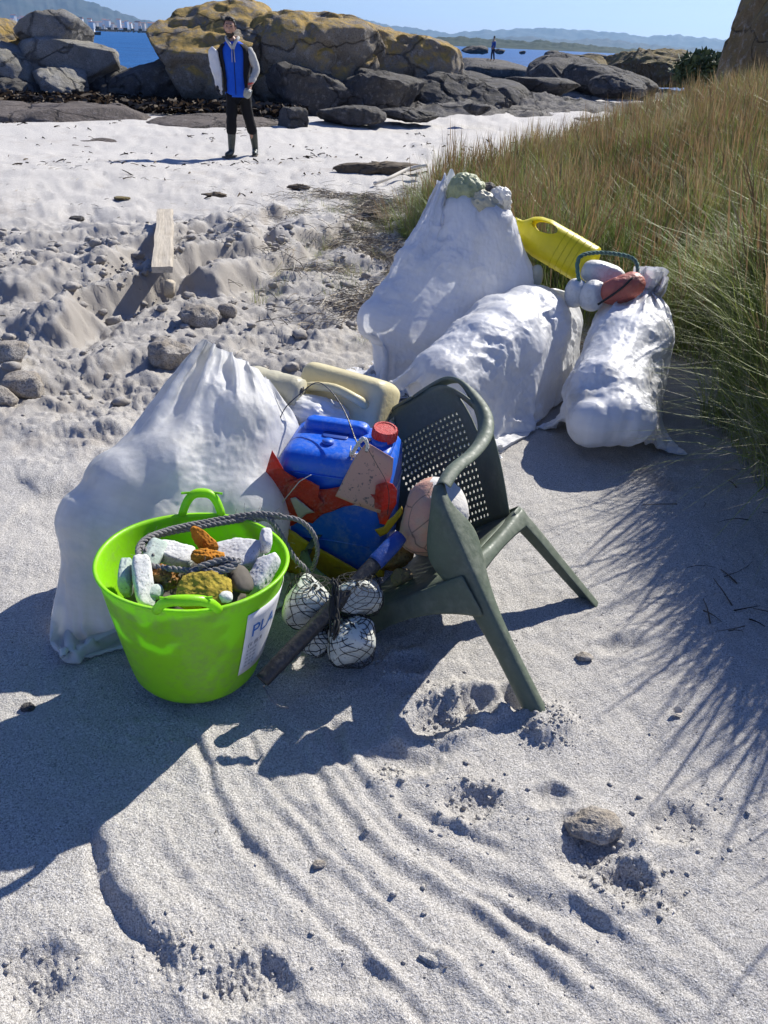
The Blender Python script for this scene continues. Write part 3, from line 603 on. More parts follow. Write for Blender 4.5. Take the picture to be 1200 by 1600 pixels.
# ---------------------------------------------------------------- woven sacks: small cloth simulation
def sim_sack(rings, C, L, balls, m=64, n=96, iters=260, tie=None, ground=0.0, seed=1, wide=(1, 0, 0), flat_top=False, press=0.9, grav=1.1, pins=None, tail=None, extra=None, mouth=None, shrink=1.0, wr=.06, pull=None, taper=0):
    """rings: centre line from bottom seam to mouth. C circumference, L length. balls: (x,y,z,r) contents pushing out."""
    r = np.random.RandomState(seed)
    P = np.array(smooth_poly([tuple(p) for p in rings], 12)); seg = np.r_[0, np.cumsum(np.linalg.norm(np.diff(P, axis=0), axis=1))]
    s = np.linspace(0, seg[-1], m); cl = np.stack([np.interp(s, seg, P[:, k]) for k in range(3)], 1)
    T = np.gradient(cl, axis=0); T /= np.linalg.norm(T, axis=1)[:, None]
    w = np.array(wide, float); A = w[None] - (T @ w)[:, None] * T; A /= np.linalg.norm(A, axis=1)[:, None]; B = np.cross(T, A)
    th_ = 2 * np.pi * np.arange(n) / n; R0 = C / (2 * np.pi)
    fl = np.ones(m); q = np.linspace(0, 1, m); fl *= sst(-.02, .22, q)
    if tie: fl *= 1 - .85 * np.exp(-((q - tie) / .07) ** 2)
    if flat_top: fl *= sst(1.02, .8, q)
    ea = R0 * (1 + .42 * (1 - fl)); eb = R0 * np.maximum(.02, fl)
    if tie: ea = ea * (1 - .85 * np.exp(-((q - tie) / .06) ** 2))
    X = cl[:, None] + A[:, None] * (ea[:, None] * np.cos(th_))[..., None] * shrink + B[:, None] * (eb[:, None] * np.sin(th_))[..., None] * shrink
    X = X + r.randn(m, n, 3) * .003
    dc = C / n; dl = L / (m - 1); V0 = X.copy()
    balls = np.array(balls, float)
    ti = int(tie * (m - 1)) if tie else None
    gfun = ground if callable(ground) else (lambda x, y: ground)
    gi, gj = np.meshgrid(np.arange(m) / m * 7, np.arange(n), indexing='ij'); cc = np.cos(2 * np.pi * gj / n) * 1.6 + 40; ss = np.sin(2 * np.pi * gj / n) * 1.6 + 40
    RC = (dc * (1 + wr * fbm(gi + cc * 1.3, ss * 2.1 + gi * .3, 3, seed + 60, .7)) * (1 - taper * sst(6 * .45, 7, gi)))[..., None]; RL = (dl * (1 + wr * fbm(gi * 1.2 + ss, cc * 1.7 - gi * .2, 3, seed + 70, .7)))[..., None]
    rows_e = [(slice(0, m - 1, 2), slice(1, m, 2)), (slice(1, m - 1, 2), slice(2, m, 2))]
    def solve(a, b, rest, kc, ks):
        d = b - a; l = np.sqrt((d * d).sum(-1, keepdims=True)) + 1e-9; e = (l - rest) / l
        c = d * e * .5 * np.where(e > 0, ks, kc); a += c; b -= c
    ev = np.arange(0, n, 2); od = np.arange(1, n, 2)
    pulled = {}
    for it in range(iters):
        vel = (X - V0) * .90; V0 = X.copy()
        Nn = np.cross(np.roll(X, -1, 1) - np.roll(X, 1, 1), np.gradient(X, axis=0)); Nn /= np.linalg.norm(Nn, axis=2, keepdims=True) + 1e-9
        pr = press * (1 if it < iters * .35 else .16)
        f = Nn * (-pr if np.sum((X - cl[:, None]) * Nn) < 0 else pr); f[..., 2] -= grav
        vl = np.linalg.norm(vel, axis=2, keepdims=True); vel *= np.minimum(1, .01 / (vl + 1e-9))
        X = X + vel + f * .0004
        for sub in range(5):
            for a_, b_ in (((ev), (od)), ((od), ((od + 1) % n))):
                a = X[:, a_]; b = X[:, b_]; solve(a, b, RC[:, a_], .75, 1.0); X[:, a_] = a; X[:, b_] = b
            for sa, sb in rows_e:
                k = min(X[sa].shape[0], X[sb].shape[0]); a = X[sa][:k].copy(); b = X[sb][:k].copy(); solve(a, b, RL[sa][:k], .75, 1.0); X[sa.start:sa.start + 2 * k:2] = a; X[sb.start:sb.start + 2 * k:2] = b
            if sub % 2 == 0:
                dd = math.hypot(dc, dl)
                for sh in (1, -1):
                    a = X[:-1]; b = np.roll(X[1:], sh, 1); d = b - a; l = np.linalg.norm(d, axis=2, keepdims=True) + 1e-9
                    c = d * ((l - dd) / l) * .12; X[:-1] += c; X[1:] -= np.roll(c, -sh, 1)
                b = np.roll(X, -2, 1); d = b - X; l = np.linalg.norm(d, axis=2, keepdims=True) + 1e-9; c = d * ((l - 2 * dc) / l) * .03 * (l < 1.8 * dc); X += c; X -= np.roll(c, 2, 1)
                d = X[2:] - X[:-2]; l = np.linalg.norm(d, axis=2, keepdims=True) + 1e-9; c = d * ((l - 2 * dl) / l) * .03 * (l < 1.8 * dl); X[:-2] += c; X[2:] -= c
            # bottom seam: front and back layers meet
            mir = (-np.arange(n)) % n; avg = (X[0] + X[0][mir]) / 2; X[0] += (avg - X[0]) * .9
            if flat_top: avg = (X[-1] + X[-1][mir]) / 2; X[-1] += (avg - X[-1]) * .9
        if ti is not None:
            for rrow, rad in ((ti - 1, .042), (ti, .028), (ti + 1, .040)):
                c0 = X[rrow].mean(0) * .8 + cl[ti] * .2; d = X[rrow] - c0; l = np.linalg.norm(d, axis=1, keepdims=True); X[rrow] = c0 + d * np.minimum(1, rad / (l + 1e-9))
        if mouth is not None:
            for rr_, (mc, mr) in mouth.items():
                row = rr_ if rr_ >= 0 else m + rr_; X[row] += (np.array(mc) - X[row].mean(0)) * .3
        if pull is not None and it > iters * .35:
            for k_, (tg_, n_near, st_) in enumerate(pull):
                if k_ not in pulled: dd_ = ((X - tg_) ** 2).sum(-1).ravel(); pulled[k_] = np.unravel_index(np.argsort(dd_)[:n_near], (m, n))
                q_ = pulled[k_]; X[q_] += (np.array(tg_) - X[q_]) * st_
        if pins is not None:
            for row, tgt, k_ in pins: X[row] += (tgt - X[row]) * k_
        for bx, by, bz, br in balls:
            d = X - (bx, by, bz); l = np.linalg.norm(d, axis=2, keepdims=True)
            mk = (l < br); X = np.where(mk, np.array((bx, by, bz)) + d / (l + 1e-9) * br, X)
        gz = gfun(X[..., 0], X[..., 1]) + .003
        und = X[..., 2] < gz; X[..., 2] = np.where(und, gz, X[..., 2]); V0[und] = X[und]
        if extra is not None: X = extra(X, it / iters)
    return X
def fill(path, r0, k, jit, seed, sq=1.0):
    r = np.random.RandomState(seed); P = smooth_poly(path, 6); out = []
    for i in range(k):
        p = P[int(i * (len(P) - 1) / max(1, k - 1))]; out.append((p[0] + r.uniform(-jit, jit), p[1] + r.uniform(-jit, jit), p[2] + r.uniform(-jit, jit) * sq, p[3] * r0 * r.uniform(.85, 1.1)))
    return out
def sack_mat(name, dirt=.3, transl=.22, tint=(.87, .88, .90), inner=(.50, .46, .36), innerf=0.0):
    n = NT(name); uv = n.tc.outputs['UV']
    mp = n.n('Mapping'); mp.inputs['Scale'].default_value = (1, 1, 1); n.L(uv, mp.inputs[0])
    u, v, _ = sep(n, mp.outputs[0])
    wu = n.math('SINE', n.math('MULTIPLY', u, 2 * math.pi * 330)); wv = n.math('SINE', n.math('MULTIPLY', v, 2 * math.pi * 330))
    weave = n.math('MULTIPLY', wu, wv)
    pan = n.math('ADD', n.ramp(n.noise(3.0, 2, .5, uv), [(.4, 0.0), (.6, 1.0)]), 0)
    st = n.n('Mapping'); st.inputs['Scale'].default_value = (60, 2.5, 1); n.L(uv, st.inputs[0]); streak = n.noise(1, 3, .6, st.outputs[0])
    st2 = n.n('Mapping'); st2.inputs['Scale'].default_value = (2.5, 70, 1); n.L(uv, st2.inputs[0]); streak2 = n.noise(1, 3, .6, st2.outputs[0])
    c = n.mix(n.ramp(n.math('MULTIPLY', streak, streak2), [(.15, 0.0), (.4, 1.0)]), tuple(x * .93 for x in tint), tint)
    d = n.math('MULTIPLY', n.ramp(n.noise(3.2, 6, .7), [(.50, 0.0), (.70, 1.0)]), dirt)
    c = n.mix(d, c, (.42, .38, .30))
    if innerf: c = n.mix(n.math('MULTIPLY', n.ramp(n.noise(5, 3, .6), [(.45, 0.0), (.62, 1.0)]), innerf), c, inner)
    n.set(c, .36, Specular_IOR_Level=.5)
    ck = n.n('TexNoise'); ck.noise_type = 'RIDGED_MULTIFRACTAL'; ck.inputs['Scale'].default_value = 13; ck.inputs['Detail'].default_value = 3; n.L(n.tc.outputs['Object'], ck.inputs['Vector'])
    b = n.bump(ck.outputs[0], .008, .75); b = n.bump(n.noise(34, 4, .6), .004, .5, b); n.bump(weave, .0004, .5, b)
    t = n.n('BsdfTranslucent'); n.L(c, t.inputs[0]); m = n.n('MixShader'); m.inputs[0].default_value = transl
    n.L(n.b.outputs[0], m.inputs[1]); n.L(t.outputs[0], m.inputs[2]); n.L(m.outputs[0], n.o.inputs[0]); return n.m
SM_A = sack_mat('woven_sack', .26, .28); SM_B = sack_mat('woven_sack_soiled', .62); SM_D = sack_mat('thin_woven_sack', .20, .42, (.88, .88, .87), (.62, .60, .50), .35)
def sack(name, X, mat, label, C, L, seed=1, crk=1.0):
    m, n_, _ = X.shape
    U = np.zeros((m, n_, 2)); U[..., 0] = np.minimum(np.arange(n_), n_ - np.arange(n_)) / n_ * C; U[..., 1] = (np.arange(m) / (m - 1) * L)[:, None]
    root = empty('sack', (float(X[..., 0].mean()), float(X[..., 1].mean()), 0), label, 'sack', 'white woven sacks of beach litter')
    c = np.array(root.location)
    # refine the sheet, then add the small creases the simulation is too coarse for
    def up(A):
        B = np.empty((2 * A.shape[0] - 1, A.shape[1], 3)); B[::2] = A; p_ = np.vstack([2 * A[:1] - A[1:2], A, 2 * A[-1:] - A[-2:-1]]); B[1::2] = (-p_[:-3] + 9 * p_[1:-2] + 9 * p_[2:-1] - p_[3:]) / 16
        Cc = np.empty((B.shape[0], 2 * B.shape[1], 3)); Cc[:, ::2] = B; Cc[:, 1::2] = (-np.roll(B, 1, 1) + 9 * B + 9 * np.roll(B, -1, 1) - np.roll(B, -2, 1)) / 16; return Cc
    Y = up(up(X)); U2 = np.zeros(Y.shape[:2] + (2,)); n4 = Y.shape[1]; U2[..., 0] = np.minimum(np.arange(n4), n4 - np.arange(n4)) / n4 * C; U2[..., 1] = (np.arange(Y.shape[0]) / (Y.shape[0] - 1) * L)[:, None]
    Nn = np.cross(np.roll(Y, -1, 1) - np.roll(Y, 1, 1), np.gradient(Y, axis=0)); Nn /= np.linalg.norm(Nn, axis=2, keepdims=True) + 1e-9
    u_ = U2[..., 0]; v_ = U2[..., 1]; wq = .10 * fbm(u_ * 3, v_ * 3, 2, seed); cr = -np.abs(pn(u_ * 5.5 + wq * 4, v_ * 2.6 + wq * 3, seed + 1)) * .022 - np.abs(pn(u_ * 9 + v_ * 7 + wq * 3, v_ * 8 - u_ * 4, seed + 2)) * .011
    cr += -np.abs(fbm(u_ * 19 - v_ * 9 + wq * 4, v_ * 15 + u_ * 7, 2, seed + 3)) * .0045 - np.abs(fbm(u_ * 34 + v_ * 20, v_ * 40 - u_ * 12, 2, seed + 4)) * .0018
    cr *= .55 + .9 * sst(-.3, .5, fbm(u_ * 2.2, v_ * 2.2, 2, seed + 9))
    Y = Y + Nn * (crk * cr)[..., None]
    o = mesh('woven_cloth', (Y - c).reshape(-1, 3), grid_faces(Y.shape[0], n4, True), mat, root, uv=U2.reshape(-1, 2)); return root, o
gb = lambda x, y: base_h(x, y)
# --- knotted sack, left front
def D3(px, py, Y): return tuple(D(px, py, Y))
_t = 2 * np.pi * np.arange(116) / 116; _q = (1 - np.cos(_t)) / 2; _r0 = np.array(tuple(D(432, 612, 2.34))); _l0 = np.array(tuple(D(322, 524, 2.30))); _m0 = np.array(tuple(D(392, 562, 2.32)))
_bz = ((1 - _q) ** 2)[:, None] * _r0 + (2 * _q * (1 - _q))[:, None] * (_m0 * 1.6 - .3 * (_r0 + _l0)) + (_q ** 2)[:, None] * _l0
_bz[:, 1] += .026 * np.sin(_q * 2 * np.pi * 5.5) * np.sin(np.pi * _q) + .006 * np.sin(_t); _bz[:, 2] += .005 * np.sin(_q * 2 * np.pi * 4.3 + 1) * np.sin(np.pi * _q)
_sm = np.array([-.585, 1.825, .022]) + np.cos(_t)[:, None] * np.array([.285, .285, 0.0])
XD = sim_sack([(-.62, 1.76, .04), (-.64, 1.92, .22), (-.62, 2.10, .42), (-.575, 2.22, .54), (-.52, 2.29, .62)], 1.84, 1.06,
              fill([(-.84, 1.76, .12, .10), (-.66, 1.88, .20, .20), (-.44, 2.12, .20, .20), (-.40, 2.22, .30, .18), (-.46, 2.20, .40, .15), (-.62, 2.06, .34, .20), (-.76, 1.96, .32, .17), (-.87, 1.80, .20, .12), (-.58, 2.17, .46, .12), (-.64, 2.20, .52, .06)], .97, 16, .03, 3) + [(*D(244, 705, 2.12), .10), (*D(196, 785, 2.02), .12), (*D(284, 625, 2.20), .07), (*D(160, 850, 1.92), .12), (*D(330, 690, 2.14), .13), (*D(365, 640, 2.22), .10)], m=68, n=116, ground=gb, seed=3, wide=(.72, .69, 0), press=1.0, iters=240,
              taper=.22, pins=[(-1, _bz, .5), (0, _sm, .5), (1, _sm + [0, .01, .014], .2)], pull=[(tuple(D(328, 602, 2.16)), 5, .45), (tuple(D(334, 598, 2.17)), 3, .4)])
sD, sDc = sack('sack', XD, SM_D, 'bulging translucent white sack with a gathered peaked top behind the green tub', 1.84, 1.06, 11, .55)
def ring_tie(parent, c, ax, rad, mat, name='tie_cord'):
    ax = Vector(ax).normalized(); a = ax.orthogonal().normalized(); b = ax.cross(a); mb = MB()
    mb.tube([Vector(c) + a * (rad * math.cos(t)) + b * (rad * math.sin(t)) + ax * (.012 * math.sin(t * 2)) for t in np.linspace(0, 4 * math.pi, 40)], .004, 6)
    o = mb.build(name, mat, None); o.location = -Vector(parent.location); o.parent = parent; return o
CORD = plastic('white_cord', (.70, .68, .62), .7, .4)
# --- tall open sack at the back
_c = np.array(tuple(D(738, 302, 4.1))); _t = 2 * np.pi * np.arange(116) / 116
_rim = _c + np.stack([.165 * np.cos(_t), .09 * np.sin(_t) + .02 * np.cos(3 * _t), -.075 * np.cos(_t) + .035 * np.cos(5 * _t + 1) + .03 * np.sin(9 * _t) + .02 * np.sin(_t)], 1)
XA = sim_sack([(-.14, 3.60, .05), (.0, 3.74, .24), (.18, 3.90, .48), (.33, 4.02, .74), (.40, 4.1, .90)], 1.86, 1.34,
              fill([(-.28, 3.60, .13, .11), (-.10, 3.70, .22, .15), (.03, 3.82, .42, .12), (.12, 3.9, .58, .11), (.20, 3.86, .23, .22), (.50, 4.02, .30, .21), (.52, 4.05, .48, .18), (.26, 3.96, .48, .20), (.32, 4.00, .62, .17), (.46, 4.05, .66, .15), (.37, 4.06, .76, .13)], .95, 22, .045, 5), m=76, n=116, ground=gb, seed=4, wide=(.93, .37, 0), press=.9, iters=240,
              taper=.12, pins=[(-1, _rim, .5), (-2, _rim - [0, 0, .018], .3)])
sA, sAc = sack('sack', XA, SM_A, 'tallest white sack standing open with crushed pale bottles in its mouth', 1.86, 1.34, 22)
# --- middle sack lying down
XB = sim_sack([(.14, 3.00, .12), (.26, 3.15, .20), (.50, 3.52, .25), (.72, 3.86, .27), (.86, 4.08, .30)], 1.74, 1.36,
              fill([(.22, 3.14, .20, .17), (.34, 3.28, .22, .20), (.50, 3.52, .24, .22), (.64, 3.72, .25, .22), (.76, 3.92, .25, .21), (.84, 4.02, .26, .16)], .97, 11, .04, 6), m=72, n=92, ground=gb, seed=5, wide=(.62, -.30, -.62), flat_top=True, press=.8, iters=240)
sB, sBc = sack('sack', XB, SM_A, 'white sack lying on its side in the middle, its flattened hem towards the chair', 1.74, 1.36, 33)
# --- right sack
XC = sim_sack([(.93, 2.90, .10), (.99, 3.08, .18), (1.10, 3.44, .24), (1.22, 3.80, .28), (1.24, 3.94, .36), (1.26, 4.0, .50)], 1.64, 1.10,
              fill([(.86, 3.05, .14, .125), (.96, 3.02, .15, .135), (1.06, 2.99, .14, .125), (.99, 3.18, .18, .17), (1.10, 3.44, .23, .22), (1.18, 3.66, .25, .22), (1.22, 3.78, .27, .19)], .97, 12, .04, 8), m=64, n=92, tie=.86, ground=gb, seed=6, wide=(.96, -.25, .1), press=.8, iters=240, mouth={55: (tuple(D(1008, 458, 3.84)), 0), -1: (tuple(D(1024, 424, 3.90)), 0)})
sC, sCc = sack('sack', XC, SM_B, 'dirt-smeared white sack lying at the right against the grass, neck tied', 1.64, 1.10, 44)
ti = int(.86 * 63); ring_tie(sC, XC[ti].mean(0), XC[ti + 1].mean(0) - XC[ti - 1].mean(0), .031, CORD)
# ---------------------------------------------------------------- broken garden chair
GREEN = plastic('weathered_green_plastic', (.105, .135, .095), .55, .5, (.20, .22, .17), 7, .0006, var=.3)
CR = np.array([[-0.6735, -0.4988, -0.5455], [0.3442, -0.8647, 0.3657], [-0.6542, 0.0585, 0.7541]])
def orth(R):
    u, s, v = np.linalg.svd(R); return u @ v
CR = orth(CR); CT = np.array([.398, 1.800, -.200]); CS = 1.023
chair = empty('garden_chair', tuple(CT), 'dark green plastic armchair with pierced back, tipped over and sunk in the sand', 'chair')
chair.matrix_world = Matrix.Translation(CT) @ Matrix(CR.tolist()).to_4x4() @ Matrix.Scale(CS, 4)
def Bk(u, v):
    hw = .205 + .085 * math.sin(min(1, v / .72) * math.pi / 2) - .085 * max(0, (v - .68) / .32) ** 1.6
    y = -.20 - .115 * v - .03 * v * v + .095 * abs(u) ** 2.4 * (.35 + .65 * math.sin(math.pi * min(1, v * 1.05) * .62))
    if u > 0: hw *= .86
    return Vector((u * hw, y, .405 + .475 * v - .045 * abs(u) ** 3 * v))
NV = 23
mb = MB(); us = [(-.66 + 1.32 * i / 19) for i in range(20)]
def quad(a, b, c, d): mb.add([a, b, c, d], [(0, 1, 2, 3)])
def lens(v):
    t = (v - .50) / .40
    return .075 * math.sin(math.pi * t) if 0 < t < 1 else 0
for j in range(NV):
    v0, v1 = j / NV, (j + 1) / NV
    for i in range(19):
        u0, u1 = us[i], us[i + 1]
        if 1 <= j <= 17 and 0 < i < 18:
            cn = [(u0, v0), (u1, v0), (u1, v1), (u0, v1)]; pts = [Bk(*p) for p in cn]
            uc, vc = (u0 + u1) / 2, (v0 + v1) / 2; hole = []
            for k in range(8):
                a = math.pi / 8 + k * math.pi / 4 + math.pi; hole.append(Bk(uc + math.cos(a) * (u1 - u0) * .27, vc + math.sin(a) * (v1 - v0) * .27))
            mb.add(pts + hole, [(0, 1, 6, 5, 4), (1, 2, 8, 7, 6), (2, 3, 10, 9, 8), (3, 0, 4, 11, 10)])
            # keep the corner wedges closed
        else: quad(Bk(u0, v0), Bk(u1, v0), Bk(u1, v1), Bk(u0, v1))
    for s in (-1, 1):
        for a0, a1, b0, b1 in ((.66, .81 - lens(v0), .66, .81 - lens(v1)), (.81 + lens(v0), 1, .81 + lens(v1), 1)):
            quad(Bk(s * a0, v0), Bk(s * a1, v0), Bk(s * b1, v1), Bk(s * b0, v1))
back = mb.build('backrest', GREEN, chair)
bm = bmesh.new(); bm.from_mesh(back.data); bmesh.ops.remove_doubles(bm, verts=bm.verts, dist=1e-5); bmesh.ops.recalc_face_normals(bm, faces=bm.faces); bm.to_mesh(back.data); bm.free()
mod(back, 'SOLIDIFY', thickness=.005, offset=0)
def ribbon(name, path, prof, parent, mat, thick=.004):
    """sweep an open profile: path rows of (pos, axisA, axisB), prof(i/n) -> list of (a,b)"""
    V = []; k = None; n_ = len(path)
    for i, (p, A, B) in enumerate(path):
        pr = prof(i / (n_ - 1)); k = len(pr)
        V += [Vector(p) + Vector(A) * a + Vector(B) * b for a, b in pr]
    o = mesh(name, V, grid_faces(n_, k).tolist(), mat, parent); mod(o, 'SOLIDIFY', thickness=thick, offset=0); mod(o, 'SUBSURF', levels=1, render_levels=1); return o
for s in (-1, 1):
    # rim of the back running into the arm, then the front leg
    rim = [(s * .0, -.345, .880), (s * .10, -.342, .882), (s * .17, -.325, .872), (s * .225, -.290, .835), (s * .262, -.240, .775), (s * .288, -.185, .715), (s * .298, -.11, .675), (s * .300, .0, .658), (s * .300, .12, .655), (s * .298, .20, .635)]
    P = [Vector(p) if s < 0 else Vector((p[0] * .88, p[1], p[2])) for p in smooth_poly(rim, 4)]; path = []
    for i, p in enumerate(P):
        t = (P[min(i + 1, len(P) - 1)] - P[max(i - 1, 0)]).normalized(); q = i / (len(P) - 1)
        out = Vector((s, 0, 0)).lerp(Vector((0, -1, 0)), max(0, 1 - q * 2.2)); out = (out - t * out.dot(t)).normalized(); up = t.cross(out) * (1 if t.cross(out).dot(Vector((0, 0, 1))) > 0 or q < .3 else -1); up = (Vector((0, 0, 1)) - t * t.z - out * out.z); up = up.normalized() if up.length > .2 else t.cross(out)
        path.append((p, out, up))
    wd = lambda q: .008 + .023 * sst(.25, .6, np.array(q)) - .006 * sst(.85, 1, np.array(q))
    ribbon('armrest', path, lambda q: [(-wd(q) * .9, -.004), (-wd(q) * .5, .004), (0, .006), (wd(q) * .45, .002), (wd(q) * .62, -.012), (wd(q) * .64, -.024)], chair, GREEN)
    lp = smooth_poly([(s * .298, .195, .640), (s * .300, .235, .590), (s * .296, .250, .50), (s * .288, .262, .38), (s * .285, .285, .20), (s * .288, .314, -.030)], 4)
    pth = [(Vector(p), Vector((-s, 0, 0)), Vector((0, -1, 0))) for p in lp]
    def fprof(q):
        w = .036 + .080 * math.exp(-((q - .46) / .20) ** 2) + .022 * q; d = .030 + .066 * math.exp(-((q - .46) / .18) ** 2) + .008 * q
        if q < .08: w *= .75 + q / .32; d *= .75 + q / .32
        return [(w, .014), (w * .8, .004), (w * .45, 0), (.012, .001), (.003, .004), (0, .014), (0, d * .5), (.003, d)]
    ribbon('leg', pth, fprof, chair, GREEN)
    lp = smooth_poly([(s * .245, -.185, .425), (s * .255, -.205, .33), (s * .262, -.24, .17), (s * .268, -.285, -.005)], 4)
    pth = [(Vector(p), Vector((-s, 0, 0)), Vector((0, 1, 0))) for p in lp]
    ribbon('leg', pth, lambda q: [(.07 - .03 * q, .010), (.04 - .02 * q, 0), (.010, 0), (.002, .004), (0, .012), (0, .06 - .02 * q)], chair, GREEN)
    # side rail of the seat
    rp = [(Vector((s * (.262 - .012 * t), .25 - .44 * t, .418 - .012 * math.sin(math.pi * t))), Vector((-s, 0, 0)), Vector((0, 0, -1))) for t in np.linspace(0, 1, 12)]
    ribbon('seat_rail', rp, lambda q: [(.055, .006), (.03, 0), (.008, 0), (0, .006), (0, .035 + .03 * abs(2 * q - 1) ** 2)], chair, GREEN)
V = []; N_ = 15
for i in range(N_):
    for j in range(N_):
        u, v = -1 + 2 * i / (N_ - 1), j / (N_ - 1); V.append((u * (.238 - .03 * (1 - v)), -.20 + .46 * v, .410 - .018 * (1 - u * u) * math.sin(math.pi * v) - .03 * max(0, v - .88) / .12 * .5))
st_ = mesh('seat', V, grid_faces(N_, N_).tolist(), GREEN, chair); mod(st_, 'SOLIDIFY', thickness=.004, offset=0)
V = []
for i in range(21):
    u = -1 + i / 10; dp = .050 + .07 * abs(u) ** 2.2
    V += [(u * .262, .262, .405), (u * .264, .272, .395), (u * .266, .277, .395 - dp * .5), (u * .268, .281, .395 - dp)]
ap = mesh('apron', V, grid_faces(21, 4).tolist(), GREEN, chair); mod(ap, 'SOLIDIFY', thickness=.004, offset=0); mod(ap, 'SUBSURF', levels=1, render_levels=1)
# worn pale sticker high on the back
n = NT('worn_sticker'); f = n.noise(60, 5, .7); n.set(n.mix(n.ramp(f, [(.45, 0.0), (.55, 1.0)]), (.42, .43, .40), (.10, .16, .09)), .6); STK = n.m
V = [Bk(.45 + .27 * i / 6, .80 + .15 * j / 5) + Vector((0, .010, .004)) for i in range(7) for j in range(6)]
o = mesh('sticker', V, grid_faces(7, 6).tolist(), STK, chair); mod(o, 'SOLIDIFY', thickness=.0008)

# ---------------------------------------------------------------- green tub
LIME = plastic('lime_rubber', (.40, .88, .02), .38, .36, (.35, .40, .22), 6, .0004, transl=.36, var=.06)
TB = Vector((-.502, 1.549, .004)); TAX = Vector((.055, .064, 1)).normalized(); THt, TRt, TRb = .351, .233, .163
tubq = Vector((0, 0, 1)).rotation_difference(TAX).to_matrix()
tub = empty('garden_tub', TB, 'lime green flexible tub with two handles full of foam scraps', 'tub')
tub.rotation_euler = tubq.to_euler()
def wall_r(z): t = z / THt; return TRb + (TRt - TRb) * (t + .06 * math.sin(math.pi * t)) + (0 if t > .08 else -.012 * (1 - t / .08) ** 2)
NS = 72; prof = [(0, .0), (TRb * .6, .0), (TRb - .018, .0)] + [(wall_r(z), z) for z in np.linspace(.004, THt, 22)] + [(TRt + .006, THt + .001), (TRt + .007, THt + .006), (TRt - .002, THt + .007)] + [(wall_r(z) - .004, z) for z in np.linspace(THt - .002, .008, 18)] + [(.02, .008)]
V = []
for r_, z in prof:
    for k in range(NS):
        a = 2 * math.pi * k / NS; wob = 1 + .018 * math.sin(2 * a + .5) * (z / THt) ** 2 + .006 * math.sin(5 * a + 1) * (z / THt); V.append((r_ * wob * math.cos(a), r_ * wob * math.sin(a), z))
Fs = grid_faces(len(prof), NS, True).tolist() + [list(range(NS))[::-1], [(len(prof) - 1) * NS + k for k in range(NS)]]
mesh('tub_wall', V, Fs, LIME, tub)
def tubpt(a, z, dr=0):
    wob = 1 + .018 * math.sin(2 * a + .5) * (z / THt) ** 2 + .006 * math.sin(5 * a + 1) * (z / THt); r_ = (wall_r(min(z, THt)) + dr) * wob
    return Vector((r_ * math.cos(a), r_ * math.sin(a), z))
for a0, lean, hh, hw in ((math.radians(98), .012, .062, .235), (math.radians(-80), .022, .050, .30)):
    mb = MB(); pts = []
    for t in np.linspace(-1, 1, 25):
        hgt = hh * (1 - abs(t) ** 3.2); pts.append(tubpt(a0 + hw * t * (1 - .12 * (1 - abs(t))), THt + .002, .004 + lean * (1 - abs(t) ** 3)) + Vector((0, 0, hgt)))
    mb.tube(pts, [.0115 + .002 * (1 - abs(t)) for t in np.linspace(-1, 1, 25)], 10)
    hd = mb.build('handle', LIME, tub)
    mb = MB()
    for k in range(11):
        a = a0 - .19 + .038 * k; q_ = tubpt(a, THt + .008, .005 + lean * .9) + Vector((0, 0, hh * .93)); mb.box(q_, (.0025, .020, .006), Matrix.Rotation(a, 3, 'Z') @ Matrix.Rotation(0, 3, 'Z'))
    mb.build('grip_ribs', LIME, hd, smooth=False)
# paper label with print, wrapped on the wall
n = NT('label_paper'); f = n.noise(30, 4); n.set(n.mix(f, (.70, .70, .70), (.80, .80, .80)), .45); LAB = n.m
n = NT('blue_print'); n.set((.03, .16, .50), .5); BLUEP = n.m
n = NT('grey_print'); n.set((.12, .13, .17), .6); GREYP = n.m
A0, A1, Z0, Z1 = math.radians(-42), math.radians(14), .085, .300
V = [tubpt(A0 + (A1 - A0) * i / 16, Z0 + (Z1 - Z0) * j / 8, .0025) for i in range(17) for j in range(9)]
o = mesh('label', V, grid_faces(17, 9).tolist(), LAB, tub); mod(o, 'SOLIDIFY', thickness=.0006)
def wrap_text(txt, size, a_start, z, mat, name='print'):
    cu = bpy.data.curves.new('t', 'FONT'); cu.body = txt; cu.size = size; cu.extrude = 0
    to = bpy.data.objects.new('t', cu); COL.objects.link(to); dg = bpy.context.evaluated_depsgraph_get(); me = bpy.data.meshes.new_from_object(to.evaluated_get(dg)); bpy.data.objects.remove(to)
    bm = bmesh.new(); bm.from_mesh(me); bmesh.ops.triangulate(bm, faces=bm.faces)
    for v in bm.verts: v.co = tubpt(a_start + v.co.x / .205, z + v.co.y, .0042)
    bm.to_mesh(me); bm.free(); me.name = name; return link(name, me, mat, o)
wrap_text('PLA', .058, math.radians(-37), .215, BLUEP)
wrap_text('(il illi ll', .020, math.radians(-38), .182, GREYP)
for k in range(5): wrap_text(['il ililil ill', 'lil ill iilil', 'illi lil illl', 'ill iill ili', 'lili llil li'][k], .012, math.radians(-38), .165 - .014 * k, GREYP)
def T(x, y, z): return TB + tubq @ Vector((x, y, z))

